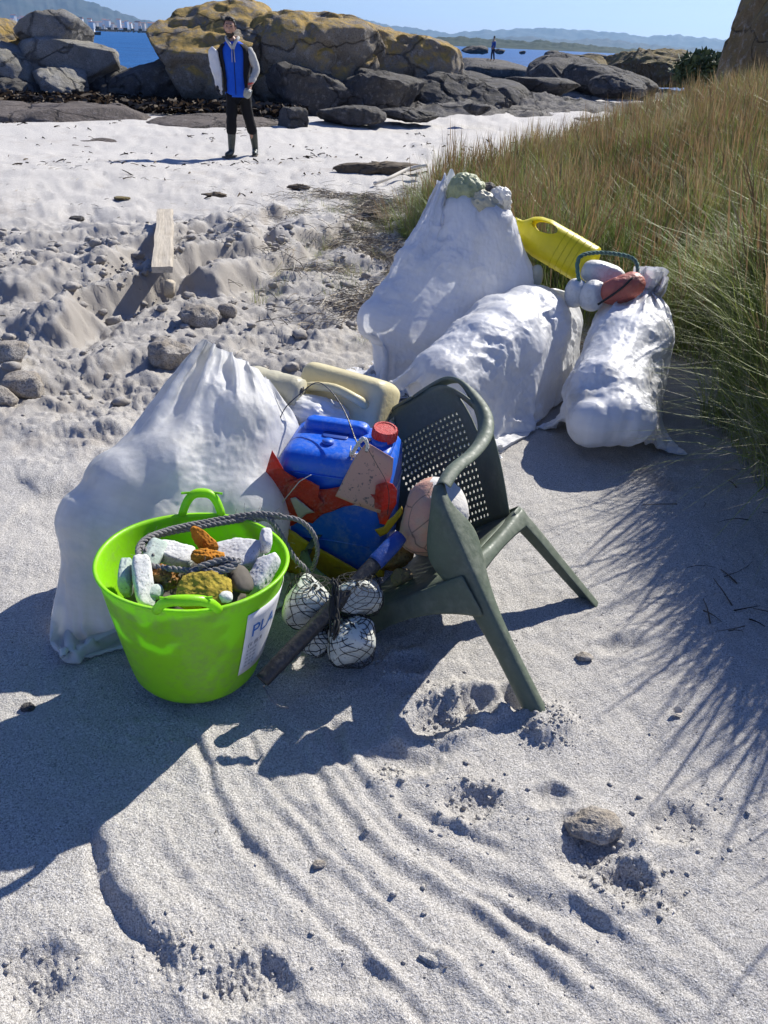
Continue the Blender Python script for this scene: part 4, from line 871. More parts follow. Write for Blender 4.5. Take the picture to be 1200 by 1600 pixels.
# ---------------------------------------------------------------- foam scraps in the tub
def foam_mat(name, a, b, rough=.95, sc=60, bump=.0022, speck=(.16, .15, .13)):
    n = NT(name); f = n.noise(sc * .25, 5, .65); g = n.vor(sc * 2.2); g2 = n.noise(sc * 3, 3, .7)
    c = n.mix(n.ramp(f, [(.38, 0.0), (.62, 1.0)]), a, b); c = n.mix(n.ramp(g2, [(.33, .8), (.42, 0.0)]), c, speck)
    n.set(c, rough, Specular_IOR_Level=.2); n.bump(n.math('ADD', n.math('MULTIPLY', g, .3), f), bump, 1); return n.m
FW = foam_mat('white_foam', (.74, .74, .70), (.60, .61, .58)); FWG = foam_mat('greenish_foam', (.55, .62, .56), (.38, .47, .40))
FO = foam_mat('orange_foam', (.50, .22, .03), (.38, .13, .015), speck=(.18, .07, .01), sc=45, bump=.007); FM = foam_mat('mustard_foam', (.42, .33, .05), (.28, .20, .03), sc=40, bump=.009, speck=(.12, .09, .03))
FBR = foam_mat('rusty_foam', (.36, .15, .03), (.22, .16, .08), sc=35, bump=.009, speck=(.06, .04, .02))
FGY = foam_mat('grey_foam', (.58, .58, .57), (.70, .70, .68), sc=50, bump=.003)
def chunk(px, py, Y, dims, rot, mat, seed, name, label, cat, exp=5, cut=.95, amp=.06, sub=5, planes=3, group=None, fine=.016, taper=0):
    o = rock(name, D(px, py, Y), dims, mat, seed, planes=planes, cut=cut, amp=amp, sub=sub, exp=exp, label=label, cat=cat, group=group, fine=fine, taper=taper)
    o.rotation_euler = rot; return o
FG = 'broken foam scraps in the tub'
chunk(224, 910, 1.45, (.045, .140, .050), (.50, .15, .42), FW, 201, 'foam_scrap', 'long white foam bar propped at the left front inside the tub', 'foam', group=FG)
chunk(197, 902, 1.48, (.030, .090, .065), (.35, 0, .15), FWG, 202, 'foam_scrap', 'pale greenish foam piece at the tub\'s far left inside wall', 'foam', group=FG)
chunk(240, 925, 1.43, (.045, .04, .03), (.3, 0, .3), FWG, 203, 'foam_scrap', 'small greenish foam crumb under the long white bar', 'foam', exp=3, sub=4, group=FG)
chunk(408, 900, 1.53, (.045, .135, .060), (.50, .0, -.42), FGY, 204, 'foam_scrap', 'grainy white foam wedge standing against the tub\'s right wall', 'foam', group=FG)
chunk(370, 868, 1.60, (.150, .100, .045), (.25, -.15, .35), FGY, 205, 'foam_scrap', 'broad flat grey-white foam slab beside the orange sponge', 'foam', group=FG)
chunk(415, 845, 1.62, (.030, .060, .055), (.4, .2, .25), FGY, 206, 'foam_scrap', 'small upright foam stub poking above the tub\'s right rim', 'foam', exp=4, sub=4, group=FG)
chunk(272, 866, 1.60, (.105, .065, .040), (.2, .1, -.15), FW, 207, 'foam_scrap', 'flat white foam piece circled by the rope at the back left', 'foam', group=FG)
chunk(240, 866, 1.58, (.05, .09, .04), (.2, .3, -.1), FWG, 217, 'foam_scrap', 'green-tinted foam shard under the rope at the left', 'foam', group=FG, sub=4)
chunk(318, 845, 1.56, (.055, .060, .110), (.15, -.45, .3), FO, 208, 'sponge_foam', 'orange foam wedge sticking up in the middle of the tub', 'foam', exp=2.6, cut=.62, planes=7, taper=.45, amp=.10)
chunk(325, 872, 1.50, (.085, .045, .040), (.1, .2, .1), FO, 209, 'sponge_foam', 'crumbly orange foam lump below the upright orange wedge', 'foam', exp=2.4, amp=.25, fine=.05)
chunk(257, 902, 1.48, (.075, .055, .055), (.1, .2, .1), FBR, 210, 'sponge_foam', 'rust-brown crumbling foam lump left of the mustard disc', 'foam', exp=2.4, amp=.3, fine=.06)
chunk(320, 924, 1.42, (.125, .095, .050), (.55, 0, .15), FM, 211, 'sponge_foam', 'mustard-yellow pitted foam disc by the tub\'s front handle', 'foam', exp=3.2, amp=.10, fine=.04)
chunk(352, 933, 1.40, (.035, .030, .025), (.3, 0, .15), FW, 212, 'foam_scrap', 'tiny white foam crumb lying on the mustard disc', 'foam', exp=2.4, sub=4, group=FG)
n = NT('dark_rubbish'); n.set(n.mix(n.noise(30, 5, .7), (.05, .045, .04), (.14, .12, .09)), .8); DK = n.m
o = rock('tangled_litter', TB + Vector((.01, .015, .20)), (.36, .36, .20), DK, 213, exp=2.3, amp=.12, cut=.95, fine=.06, label='dark tangled litter filling the tub beneath the foam scraps', cat='litter')
chunk(375, 905, 1.48, (.06, .09, .04), (.3, .3, .6), DK, 214, 'rubber_scrap', 'dark rubber scrap between the mustard disc and right foam wedge', 'scrap', exp=2.4, sub=4)
# ---------------------------------------------------------------- grey rope
n = NT('grey_rope'); f = n.noise(200, 4, .7); w_ = n.n('TexWave'); w_.inputs['Scale'].default_value = 60; w_.inputs['Distortion'].default_value = 2; n.L(n.tc.outputs['Object'], w_.inputs['Vector'])
n.set(n.mix(f, (.10, .10, .105), (.34, .33, .32)), .95); n.bump(f, .003); ROPE = n.m
def strands(mb, pts, R_, r_, turns, k=3, seg=6, res=6):
    P = [Vector(p) for p in smooth_poly([tuple(p) for p in pts], res)]; L = [0]
    for a, b in zip(P, P[1:]): L.append(L[-1] + (b - a).length)
    N2 = int(L[-1] / .006) + 4; s = np.linspace(0, L[-1], N2); arr = np.array([tuple(p) for p in P]); C_ = [Vector([np.interp(t, L, arr[:, q]) for q in range(3)]) for t in s]
    for q in range(k):
        out = []; up = Vector((0, 0, 1))
        for i, c in enumerate(C_):
            t = (C_[min(i + 1, N2 - 1)] - C_[max(i - 1, 0)]).normalized(); a = t.orthogonal() if abs(t.dot(up)) > .98 else t.cross(up); a.normalize(); b = t.cross(a)
            w = 2 * math.pi * (q / k + s[i] * turns); out.append(c + a * (R_ * math.cos(w)) + b * (R_ * math.sin(w)))
        mb.tube(out, r_, seg)
mb = MB()
loop1 = [D(*p) for p in [(440, 806, 1.80), (400, 803, 1.80), (340, 812, 1.78), (270, 826, 1.70), (228, 842, 1.62), (216, 862, 1.56), (232, 882, 1.50), (280, 890, 1.47), (330, 892, 1.46), (370, 880, 1.48), (352, 874, 1.49), (310, 886, 1.46)]]
strands(mb, loop1, .0045, .0042, 22)
loop2 = [D(*p) for p in [(418, 806, 1.80), (380, 812, 1.79), (320, 822, 1.75), (250, 836, 1.68), (222, 852, 1.60), (240, 870, 1.56)]]
strands(mb, loop2, .0045, .0042, 24)
loop3 = [D(*p) for p in [(400, 812, 1.80), (430, 808, 1.80), (465, 812, 1.80), (488, 832, 1.80), (496, 862, 1.80), (486, 895, 1.80)]]
strands(mb, loop3, .004, .004, 22)
loop4 = [D(*p) for p in [(380, 806, 1.80), (420, 812, 1.79), (442, 842, 1.76), (460, 872, 1.74), (482, 896, 1.74), (487, 930, 1.72), (490, 950, 1.70)]]
strands(mb, loop4, .0045, .0042, 22)
loop5 = [D(*p) for p in [(340, 880, 1.49), (300, 893, 1.46), (325, 898, 1.45), (365, 886, 1.47), (330, 878, 1.5), (375, 876, 1.49)]]
strands(mb, loop5, .004, .004, 22)
for k in range(160):     # frayed fibres
    L_ = random.choice([loop1, loop2, loop4]); i = random.randrange(len(L_) - 1); p = L_[i].lerp(L_[i + 1], random.random()); d = Vector([random.gauss(0, .014) for _ in range(3)])
    mb.tube([p, p + d * .6 + Vector((0, 0, .004)), p + d], .0005, 3, cap=False)
tag(mb.build('frayed_rope', ROPE), 'frayed grey rope looped over the tub and hanging down to the netted floats', 'rope')
# ---------------------------------------------------------------- netted floats
n = NT('net_twine'); n.set((.03, .03, .028), .9); NETM = n.m
FLO = foam_mat('float_foam', (.66, .67, .60), (.52, .54, .48), sc=30, bump=.004)
def net_float(px, py, Y, dims, rot, seed, label):
    c = D(px, py, Y); root = empty('net_float', c, label, 'float', 'netted foam floats beside the tub'); root.rotation_euler = rot
    o = rock('foam_body', (0, 0, 0), dims, FLO, seed, exp=3.4, cut=.88, planes=5, amp=.08, sub=4, fine=.008, cat=None); o.parent = root
    mb = MB(); a, b, h = dims[0] / 2 * 1.03, dims[1] / 2 * 1.03, dims[2] / 2 * 1.02; K = 11
    def sp(u, v):
        ph = math.pi * (v - .5) * .96; e = lambda t: math.copysign(abs(t) ** .62, t); jit = 1.0 + .02 * math.sin(u * 7 + v * 9 + seed)
        return Vector((a * e(math.cos(ph)) * e(math.cos(u)) * jit, b * e(math.cos(ph)) * e(math.sin(u)) * jit, h * e(math.sin(ph))))
    for k in range(K):
        for s in (1, -1):
            u0 = 2 * math.pi * k / K; mb.tube([sp(u0 + s * 2 * math.pi * v * .62, v) for v in np.linspace(0, 1, 34)], .0011, 4, cap=False)
    for _ in range(2): mb.tube([Vector((random.gauss(0, .006), random.gauss(0, .006), h + .002)) for _ in range(6)], .002, 4)
    mb.build('netting', NETM, root); return root
net_float(484, 942, 1.66, (.135, .13, .150), (.2, .25, 0), 301, 'netted float nearest the tub with the rope knotted over it')
net_float(559, 930, 1.66, (.130, .12, .105), (.25, -.1, .3), 302, 'upper right netted float touching the black pipe')
net_float(549, 1002, 1.58, (.130, .12, .145), (.25, .05, .1), 303, 'lower right netted float resting on the sand')
net_float(497, 998, 1.60, (.075, .08, .095), (.1, .5, 0), 304, 'small netted float half hidden behind the black pipe')
mb = MB()
for k in range(9):
    pp = [D(524 + random.uniform(-9, 6), 905 + 18 * j + random.uniform(-6, 6), 1.58 - .02 * j) for j in range(6)]; mb.tube(smooth_poly([tuple(p) for p in pp], 3), .003, 5)
tag(mb.build('net_bundle', NETM), 'bunched dark netting knotted between the floats over the black pipe', 'net')
# ---------------------------------------------------------------- black pipe
BLK = plastic('black_pipe_plastic', (.018, .019, .022), .35, .25, (.2, .19, .17), 10); BLUT = plastic('blue_sleeve', (.01, .06, .30), .4, .2)
p0 = D(411, 1062, 1.42); p1 = D(626, 838, 1.80); p0.z = max(p0.z, .035)
pr = empty('black_pipe', p0, 'black pipe with a blue sleeve slanting from the tub up to the chair', 'pipe'); u = (p1 - p0).normalized(); Lp = (p1 - p0).length
pr.rotation_euler = u.to_track_quat('Z', 'Y').to_euler()
V = []; prof = [(.0175, .03), (.0175, -.004), (.0215, -.004), (.0225, .004)] + [(.022, z) for z in np.linspace(.02, Lp - .11, 12)] + [(.022, Lp - .108)]
for r_, z in prof:
    for k in range(20): V.append((r_ * math.cos(k * math.pi / 10), r_ * math.sin(k * math.pi / 10) * (1.0 if z > .05 else .82), z))
mesh('pipe_wall', V, grid_faces(len(prof), 20, True).tolist() + [list(range(20))], BLK, pr)
mb = MB(); mb.tube([(0, 0, Lp - .112), (0, 0, Lp - .105), (0, 0, Lp - .03), (0, 0, Lp)], [.0235, .0245, .0245, .021], 18); mb.build('blue_sleeve', BLUT, pr)
mb = MB(); mb.tube([D(*p) for p in [(412, 1072, 1.44), (418, 1085, 1.42), (428, 1098, 1.405), (438, 1104, 1.40), (452, 1106, 1.40)]], .0025, 5); tag(mb.build('twine_scrap', ROPE), 'short dark twine end trailing on the sand from the pipe mouth', 'twine')
# ---------------------------------------------------------------- pink float on the chair
n = NT('pink_float'); f = n.noise(9, 5, .6); f2 = n.noise(60, 4, .7); geo = n.n('NewGeometry'); nx, ny, nz = sep(n, geo.outputs['Normal'])
c = n.mix(n.ramp(f, [(.42, 0.0), (.6, 1.0)]), (.62, .33, .24), (.48, .36, .26)); cr_ = n.vor(7, 'DISTANCE_TO_EDGE'); c = n.mix(n.ramp(cr_, [(0, .9), (.018, 0.0)]), c, (.12, .09, .07))
c = n.mix(n.ramp(n.math('ADD', n.math('ADD', nz, nx), n.math('MULTIPLY', f2, .5)), [(.98, 0.0), (1.1, 1.0)]), c, (.62, .60, .56)); n.set(c, .85); n.bump(n.math('ADD', f2, f), .004); PF = n.m
pf = empty('large_float', D(674, 808, 1.90), 'big weathered pink float wedged in the chair seat, sandy white on top', 'float')
o = rock('float_body', (0, 0, 0), (.185, .20, .25), PF, 401, exp=2.5, cut=.85, planes=4, amp=.05, sub=5, fine=.006); o.parent = pf; o.rotation_euler = (.35, .35, .3)
mb = MB(); hp = D(652, 825, 1.835) - Vector(pf.location); hd_ = (Vector((0, 0, 0)) - hp).normalized(); mb.tube([hp - hd_ * .004, hp + hd_ * .03], .015, 14); mb.tube([hp - hd_ * .006, hp - hd_ * .004], .018, 14); mb.build('bore_hole_shade', BLK, pf)  # solid black plug painting the dark inside the float's bore
chunk(622, 862, 1.93, (.085, .07, .17), (.2, .45, .2), FBR, 402, 'float_fragment', 'broken rusty-yellow foam chunk between the jerrycan and the pink float', 'foam', exp=2.4, amp=.2, cut=.75, planes=7)
chunk(628, 905, 1.92, (.075, .05, .075), (.1, .2, .3), foam_mat('tan_foam', (.42, .30, .20), (.50, .40, .20)), 403, 'float_fragment', 'tan foam piece under the blue pipe sleeve', 'foam', exp=3, amp=.15, cut=.75, planes=7)
# ---------------------------------------------------------------- jerrycans and bottles
def rrect(hx, hy, r, k=5):
    out = []
    for cx, cy, a0 in ((hx - r, hy - r, 0), (-hx + r, hy - r, 90), (-hx + r, -hy + r, 180), (hx - r, -hy + r, 270)):
        for i in range(k + 1):
            a = math.radians(a0 + 90 * i / k); out.append((cx + r * math.cos(a), cy + r * math.sin(a)))
    return out
def loft(name, secs, mats, parent, k=5, sub=1):
    """secs: (z, hx, hy, r, ox, oy)"""
    V = []
    for z, hx, hy, r, ox, oy in secs:
        V += [(x + ox, y + oy, z) for x, y in rrect(hx, hy, min(r, hx * .99, hy * .99), k)]
    n_ = 4 * (k + 1); Fs = grid_faces(len(secs), n_, True).tolist() + [list(range(n_))[::-1], [(len(secs) - 1) * n_ + i for i in range(n_)]]
    o = mesh(name, V, Fs, mats, parent)
    if sub: mod(o, 'SUBSURF', levels=sub, render_levels=sub)
    return o
def screw_cap(name, r, h, mat, parent, loc, rot=None, ribs=24):
    V = []; prof = [(r * .5, 0), (r, 0), (r * 1.02, h * .25), (r, h * .8), (r * .93, h), (r * .80, h * 1.0), (r * .76, h * .93), (.001, h * .93)]
    n_ = ribs * 3
    for q, (rr_, z) in enumerate(prof):
        for k in range(n_):
            a = 2 * math.pi * k / n_; rb = (1 + .045 * (k % 3 == 0)) if 0 < q < 5 else 1; V.append((rr_ * rb * math.cos(a), rr_ * rb * math.sin(a), z))
    o = mesh(name, V, grid_faces(len(prof), n_, True).tolist() + [list(range(n_))[::-1], [(len(prof) - 1) * n_ + i for i in range(n_)]], mat, parent)
    autosmooth(o, 50); o.location = loc
    if rot: o.rotation_euler = rot
    return o
BLUE = plastic('blue_drum_plastic', (.008, .12, .66), .36, .34, (.30, .36, .45), 9, .0006, var=.15)
REDC = plastic('red_cap_plastic', (.55, .030, .025), .45, .4, (.60, .35, .30), 30, .0015)
jb = D(536, 885, 2.06); jb.z = 0.0
jc = empty('blue_jerrycan', (-.150, 2.15, .02), 'royal blue jerrycan with red screw cap wrapped in torn red plastic', 'jerrycan'); jc.rotation_euler = (.02, .03, -.16); jc.scale = (1.05, 1.05, 1.10)
hx, hy = .172, .132
loft('can_body', [(0, hx - .012, hy - .012, .03, 0, 0), (.008, hx - .003, hy - .003, .034, 0, 0), (.03, hx, hy, .036, 0, 0), (.13, hx + .002, hy + .002, .036, 0, 0), (.20, hx + .001, hy, .036, 0, 0), (.29, hx, hy, .036, 0, 0), (.335, hx - .002, hy - .002, .036, 0, 0), (.36, hx - .012, hy - .010, .038, 0, 0), (.374, hx - .034, hy - .028, .036, 0, 0), (.379, hx - .060, hy - .055, .03, 0, 0)], BLUE, jc)
# raised handle block at the back of the lid with finger recess shaded by colour, neck, moulded boss
loft('handle', [(.350, .105, .030, .02, -.03, .052), (.385, .103, .029, .02, -.03, .052), (.402, .096, .024, .02, -.03, .052), (.408, .084, .014, .012, -.03, .052)], BLUE, jc)
loft('lid_ridge', [(.362, .060, .075, .02, .10, .0), (.380, .055, .070, .02, .10, .0), (.386, .045, .060, .02, .10, 0)], BLUE, jc)
mb = MB(); mb.tube([(-.035, -.045, .380), (-.035, -.045, .3865)], .018, 16); mb.build('moulded_boss', BLUE, jc)
n = NT('recess_shade_blue'); n.set((.004, .05, .30), .5); o = loft('finger_recess_shade', [(.3765, .040, .020, .012, -.025, .006), (.3805, .040, .020, .012, -.025, .006), (.3815, .036, .016, .010, -.025, .006)], n.m, jc, sub=0)  # flat pad in darker blue, painting the shade inside a finger recess
for s in (-1, 1):      # pressed horizontal ribs on the front wall
    o = loft('pressed_rib', [(.315 if s > 0 else .10, hx - .04, .003, .002, 0, -hy - .0005), (.322 if s > 0 else .107, hx - .04, .003, .002, 0, -hy - .0005)], BLUE, jc, sub=1)
mb = MB(); mb.tube([(.115, -.01, .37), (.115, -.01, .398)], .027, 20); mb.build('neck', BLUE, jc)
screw_cap('screw_cap', .037, .032, REDC, jc, (.122, .01, .394), (.08, .1, 0))
jm = jc.matrix_basis if False else None
JM = Matrix.Translation(jc.location) @ Euler(jc.rotation_euler).to_matrix().to_4x4() @ Matrix.Diagonal((1.05, 1.05, 1.10, 1))
def jl(x, y, z): return JM @ Vector((x, y, z))
def RP(px, py, p0, nrm):
    d = ray(px, py); o_ = Vector((0, 0, CAMH)); return o_ + d * ((Vector(p0) - o_).dot(nrm) / d.dot(nrm))
def sheet(name, out, plane_pt, nrm, mat, thick=.0015, cuts=3, amp=.006, sc=14, parent=None, label=None, cat=None, seed=1, offs=None, group=None):
    P = [RP(x, y, plane_pt, nrm) for x, y in out]
    bm = bmesh.new(); f = bm.faces.new([bm.verts.new(p) for p in P]); bmesh.ops.triangulate(bm, faces=[f])
    for _ in range(cuts):
        bmesh.ops.subdivide_edges(bm, edges=[e for e in bm.edges if e.calc_length() > .012], cuts=1); bmesh.ops.triangulate(bm, faces=[f for f in bm.faces if len(f.verts) > 3])
    bmesh.ops.recalc_face_normals(bm, faces=bm.faces)
    nn = Vector(nrm).normalized(); nn = -nn if nn.y > 0 else nn
    A = np.array([v.co[:] for v in bm.verts]); dz = n3(A, sc, seed, 3)
    for v, d_ in zip(bm.verts, dz): v.co += nn * (amp * float(d_) + amp * .6) + (offs(v.co) if offs else Vector((0, 0, 0)))
    me = bpy.data.meshes.new(name); bm.to_mesh(me); bm.free(); me.polygons.foreach_set('use_smooth', [True] * len(me.polygons))
    o = link(name, me, mat, parent); mod(o, 'SOLIDIFY', thickness=thick, offset=0); return tag(o, label, cat, group)
RED = plastic('torn_red_plastic', (.70, .05, .025), .4, .35, (.55, .40, .36), 14, .003, transl=.25); PINKW = plastic('pale_pink_plastic', (.62, .50, .48), .4, .2, transl=.3)
fn = Euler(jc.rotation_euler).to_matrix() @ Vector((0, -1, 0)); fp = jl(0, -hy - .010, .2); sn = JM.to_3x3() @ Vector((1, 0, 0)); sp_ = jl(hx + .006, 0, .2)
tp = empty('torn_plastic', jl(0, -hy, 0), 'torn red plastic sheeting strapped around the waist of the blue jerrycan', 'plastic sheeting')
def relp(o, par): o.parent = par; o.matrix_parent_inverse = (Matrix.Translation(par.location) @ Euler(par.rotation_euler).to_matrix().to_4x4()).inverted(); return o
relp(sheet('red_sheet', [(426, 702), (434, 714), (446, 734), (463, 745), (474, 757), (500, 764), (533, 760), (552, 768), (590, 772), (588, 784), (560, 786), (540, 790), (520, 798), (505, 802), (488, 818), (470, 812), (458, 820), (440, 822), (424, 826), (414, 804), (413, 745)], fp, fn, RED, seed=5, amp=.008), tp)
relp(sheet('red_sheet', [(452, 752), (475, 745), (500, 758), (498, 776), (506, 788), (492, 800), (478, 790), (462, 784), (448, 772)], fp + fn * .014, fn, RED, seed=9, amp=.010), tp)
relp(sheet('red_sheet', [(588, 756), (606, 752), (614, 756), (621, 764), (620, 785), (612, 800), (604, 818), (594, 816), (596, 798), (586, 790), (592, 774)], fp + fn * .004, fn, RED, seed=7, amp=.010), tp)
relp(sheet('pale_scrap', [(454, 778), (462, 776), (492, 800), (480, 802), (468, 812)], fp + fn * .022, fn, PINKW, seed=8, amp=.004), tp)
YEL = plastic('dull_yellow_plastic', (.50, .34, .015), .4, .3, (.3, .24, .1), 9, transl=.08)
yl = empty('yellow_plastic_panel', jl(-.05, -hy - .02, 0), 'bent sheet of mustard-yellow plastic under and left of the blue jerrycan', 'plastic panel')
relp(sheet('panel_sheet', [(414, 745), (425, 812), (448, 824), (505, 858), (520, 886), (560, 890), (602, 888), (600, 900), (545, 908), (480, 906), (425, 880), (412, 840)], fp + fn * .012, fn, YEL, thick=.003, seed=15, amp=.006), yl)
relp(sheet('panel_sheet', [(586, 826), (600, 822), (606, 812), (614, 806), (628, 790), (630, 800), (606, 832), (594, 838)], fp + fn * .02, fn, YEL, thick=.003, seed=16, amp=.006), yl)
# card tag on its string
n = NT('pink_card'); f = n.noise(70, 4, .7); g = n.noise(9, 3); n.set(n.mix(n.math('MULTIPLY', n.ramp(f, [(.36, 1.0), (.42, 0.0)]), n.ramp(g, [(.45, 0.0), (.55, .9)])), (.60, .34, .25), (.10, .09, .09)), .7); CARD = n.m
tg = empty('card_tag', RP(570, 700, fp + fn * .035, fn), 'salmon pink plastic tag with punched hole hanging on the blue jerrycan by a knotted cord', 'tag')
tilt_n = (fn + Vector((.12, 0, .22))).normalized()
cd = relp(sheet('tag_card', [(571, 693), (578, 694), (615, 716), (613, 740), (594, 802), (560, 790), (524, 775), (540, 742), (556, 712)], fp + fn * .040, tilt_n, CARD, thick=.002, seed=17, amp=.0015, sc=6), tg)
mb = MB(); hc = RP(573, 704, fp + fn * .044, tilt_n); mb.tube([hc - tilt_n * .003, hc + tilt_n * .0045], .0045, 12); relp(mb.build('punched_hole_shade', BLK), tg)  # hole drawn as a solid black disc, its darkness painted
mb = MB(); strands(mb, [hc + tilt_n * .004, RP(574, 694, fp + fn * .046, tilt_n), RP(566, 685, fp + fn * .05, tilt_n), jl(.05, -.10, .385), jl(.06, -.03, .392), jl(.085, -.005, .388)], .0035, .003, 30)
for k in range(7): mb.tube([jl(.055, -.10, .382) + Vector([random.gauss(0, .01) for _ in range(3)]) for _ in range(4)], .0018, 5)
relp(mb.build('knotted_cord', CORD), tg)
mb = MB(); mb.tube(smooth_poly([tuple(RP(x, y, fp + fn * .055, fn)) for x, y in [(574, 700), (590, 728), (603, 752), (608, 778), (605, 805)]], 4), .002, 6, flat=.5); relp(mb.build('loose_strap', BLK), tg)
# strings round the can
mb = MB(); zz = .245
for (a, b, c_, d_) in ((-hx - .004, -hy - .006, hx + .004, -hy - .006),):
    mb.tube([jl(a, b + .1, zz), jl(a, b, zz), jl(0, b - .003, zz - .002), jl(c_, b, zz + .004), jl(c_, b + .12, zz + .01)], .0022, 6)
mb.tube([jl(hx + .004, -hy, .262), jl(hx + .006, -hy + .06, .245), jl(hx + .003, hy - .04, .25)], .0022, 6)
mb.tube([RP(x, y, fp + fn * .03, fn) for x, y in [(432, 800), (445, 780), (468, 752), (486, 742)]], .0015, 5)
tag(mb.build('white_string', CORD), 'thin white string tied round the blue jerrycan above the red plastic', 'string')
# dark hoop of strapping standing over the can
mb = MB(); hoop = [D(437, 712, 2.16), D(434, 672, 2.18), D(444, 640, 2.22), D(466, 618, 2.26), D(493, 598, 2.3), D(512, 606, 2.26), D(530, 628, 2.2), D(544, 655, 2.12), D(556, 688, 2.06), D(566, 702, 2.02)]
mb.tube(smooth_poly([tuple(p) for p in hoop], 4), .0035, 6, flat=.45); tag(mb.build('strapping_hoop', BLK), 'dark plastic strap arching over the lid of the blue jerrycan', 'strap')
# crumpled white sheet on the can's back edge
def cloth_lump(name, c, rx, ry, rz, mat, seed, label, cat, rot=(0, 0, 0), amp=.3):
    V, F = ico(5); V = V * (np.abs(V) ** 2.4).sum(1)[:, None] ** (-1 / 2.4)
    d = 1 + amp * .5 * (1 - np.abs(n3(V, 1.6, seed, 4)) * 2.2); V = V * d[:, None] * [rx, ry, rz]
    o = mesh(name, V, F, mat); o.location = c; o.rotation_euler = rot; return tag(o, label, cat)
cloth_lump('crumpled_sheet', D(492, 645, 2.36), .105, .06, .045, SM_A, 21, 'crumpled white plastic sheet lying behind the blue lid', 'plastic sheeting', (.1, .1, -.1))
# cream jerrycan lying behind
CREAM = plastic('cream_plastic', (.78, .69, .40), .38, .25, (.45, .38, .22), 8, .0006, transl=.12)
cj = empty('cream_jerrycan', D(540, 634, 2.50), 'cream coloured jerrycan lying on its side behind the blue one', 'jerrycan'); cj.rotation_euler = (math.radians(62), math.radians(4), math.radians(-22))
loft('can_body', [(-.11, .150, .105, .03, 0, 0), (-.09, .166, .120, .04, 0, 0), (.0, .170, .124, .04, 0, 0), (.08, .166, .120, .04, 0, 0), (.105, .150, .105, .035, 0, 0), (.112, .120, .08, .03, 0, 0)], CREAM, cj)
mb = MB(); hp_ = smooth_poly([(-.11, .02, .105), (-.09, .03, .138), (0, .045, .146), (.09, .03, .138), (.11, .02, .105)], 4); mb.tube(hp_, .016, 10); mb.build('handle', CREAM, cj)
mb = MB(); V = [Vector((.075 * math.cos(a) - .03, .055 * math.sin(a) * .6 - .035, .1125)) for a in np.linspace(0, 2 * math.pi, 29)]; mb.tube(V, .006, 6, cap=False); mb.build('moulded_ring', CREAM, cj)
o = screw_cap('screw_cap', .026, .024, CREAM, cj, (.135, -.085, .09), (0, .3, 0))
# crushed cream bottle on the shoulder of the knotted sack
PALE = plastic('pale_cream_plastic', (.66, .62, .45), .4, .3, (.45, .42, .3), 9, .0008, transl=.2)
bt = empty('crushed_bottle', D(428, 603, 2.40), 'crushed pale cream bottle with a dark hole in its base, on the knotted sack\'s shoulder', 'bottle')
bt.rotation_euler = (Vector((-.85, .28, .10))).to_track_quat('Z', 'Y').to_euler()
V = []; NN = 40; zs = np.linspace(-.10, .15, 26)
for z in zs:
    r_ = .056 * (1 if z > -.085 else .90) * (1 - .55 * sst(.06, .15, z)) * (1 - .05 * math.exp(-((z + .02) / .008) ** 2) - .05 * math.exp(-((z - .03) / .008) ** 2))
    for k in range(NN):
        a = 2 * math.pi * k / NN; V.append((r_ * math.cos(a), r_ * math.sin(a) * (1 - .12 * math.exp(-((z - .04) / .06) ** 2)), z))
V = np.array(V); V[:, :2] *= (1 + .10 * np.minimum(0, n3(V, 11, 33, 3)))[:, None]
mesh('bottle_body', V, grid_faces(26, NN, True).tolist() + [list(range(NN))[::-1], [25 * NN + i for i in range(NN)]], PALE, bt)
mb = MB(); mb.tube([(-.006, .008, -.098), (-.006, .008, -.1025)], .016, 14); mb.build('base_hole_shade', BLK, bt)  # black disc standing for the unlit inside seen through the base
mb = MB(); mb.tube([(0, 0, .145), (0, 0, .17)], .019, 16); mb.build('neck', PALE, bt)
# yellow bottle lying on the grass edge
YB = plastic('yellow_bottle_plastic', (.84, .74, .02), .34, .12, (.5, .45, .15), 8, .0005, transl=.22, var=.08)
yb0 = D(812, 352, 4.22); yb1 = D(925, 418, 4.02)
ybt = empty('yellow_bottle', (yb0 + yb1) / 2, 'bright yellow bottle with loop handle lying between the tall sack and the buoys', 'bottle')
zx = (yb0 - yb1).normalized(); tocam = (Vector((0, 0, CAMH)) - ybt.location).normalized(); yy_ = zx.cross(tocam).normalized(); xx_ = yy_.cross(zx).normalized()
Ry = Matrix((xx_, yy_, zx)).transposed(); ybt.rotation_euler = Ry.to_euler()
# local: z to neck, x to the viewer, y across; outline of the side wall with a handle eye, extruded in x with rounding
def outline():
    top = [(-.20, .098), (-.10, .100), (.0, .102), (.09, .100), (.15, .088), (.185, .064), (.205, .034), (.222, .026), (.232, .026)]
    return top
hole_c = (.088, -.052); NNb = 64
def body_sec(z):
    e = .102
    if z < -.205: e = .102 * (1 - ((-z - .205) / .02) ** 2 * .35)
    if z > .09: e = float(np.interp(z, [.09, .14, .175, .20, .22, .24], [.100, .090, .072, .046, .028, .027]))
    dpt = float(np.interp(z, [-.225, -.205, .06, .12, .18, .21, .24], [.078, .094, .094, .080, .058, .032, .026]))
    return e, dpt
V = []; zs = np.concatenate([np.linspace(-.225, .24, 60)])
for z in zs:
    e, dpt = body_sec(z)
    for k in range(NNb):
        a = 2 * math.pi * k / NNb; cx_ = abs(math.cos(a)) ** .85 * math.copysign(1, math.cos(a)); sy_ = abs(math.sin(a)) ** .80 * math.copysign(1, math.sin(a)); V.append((dpt * cx_, e * sy_, z))
yb = mesh('bottle_body', V, grid_faces(60, NNb, True).tolist() + [list(range(NNb))[::-1], [59 * NNb + i for i in range(NNb)]], YB, ybt); recalc(yb)
sgn = 1 if (Ry @ Vector((0, 1, 0))).z > 0 else -1
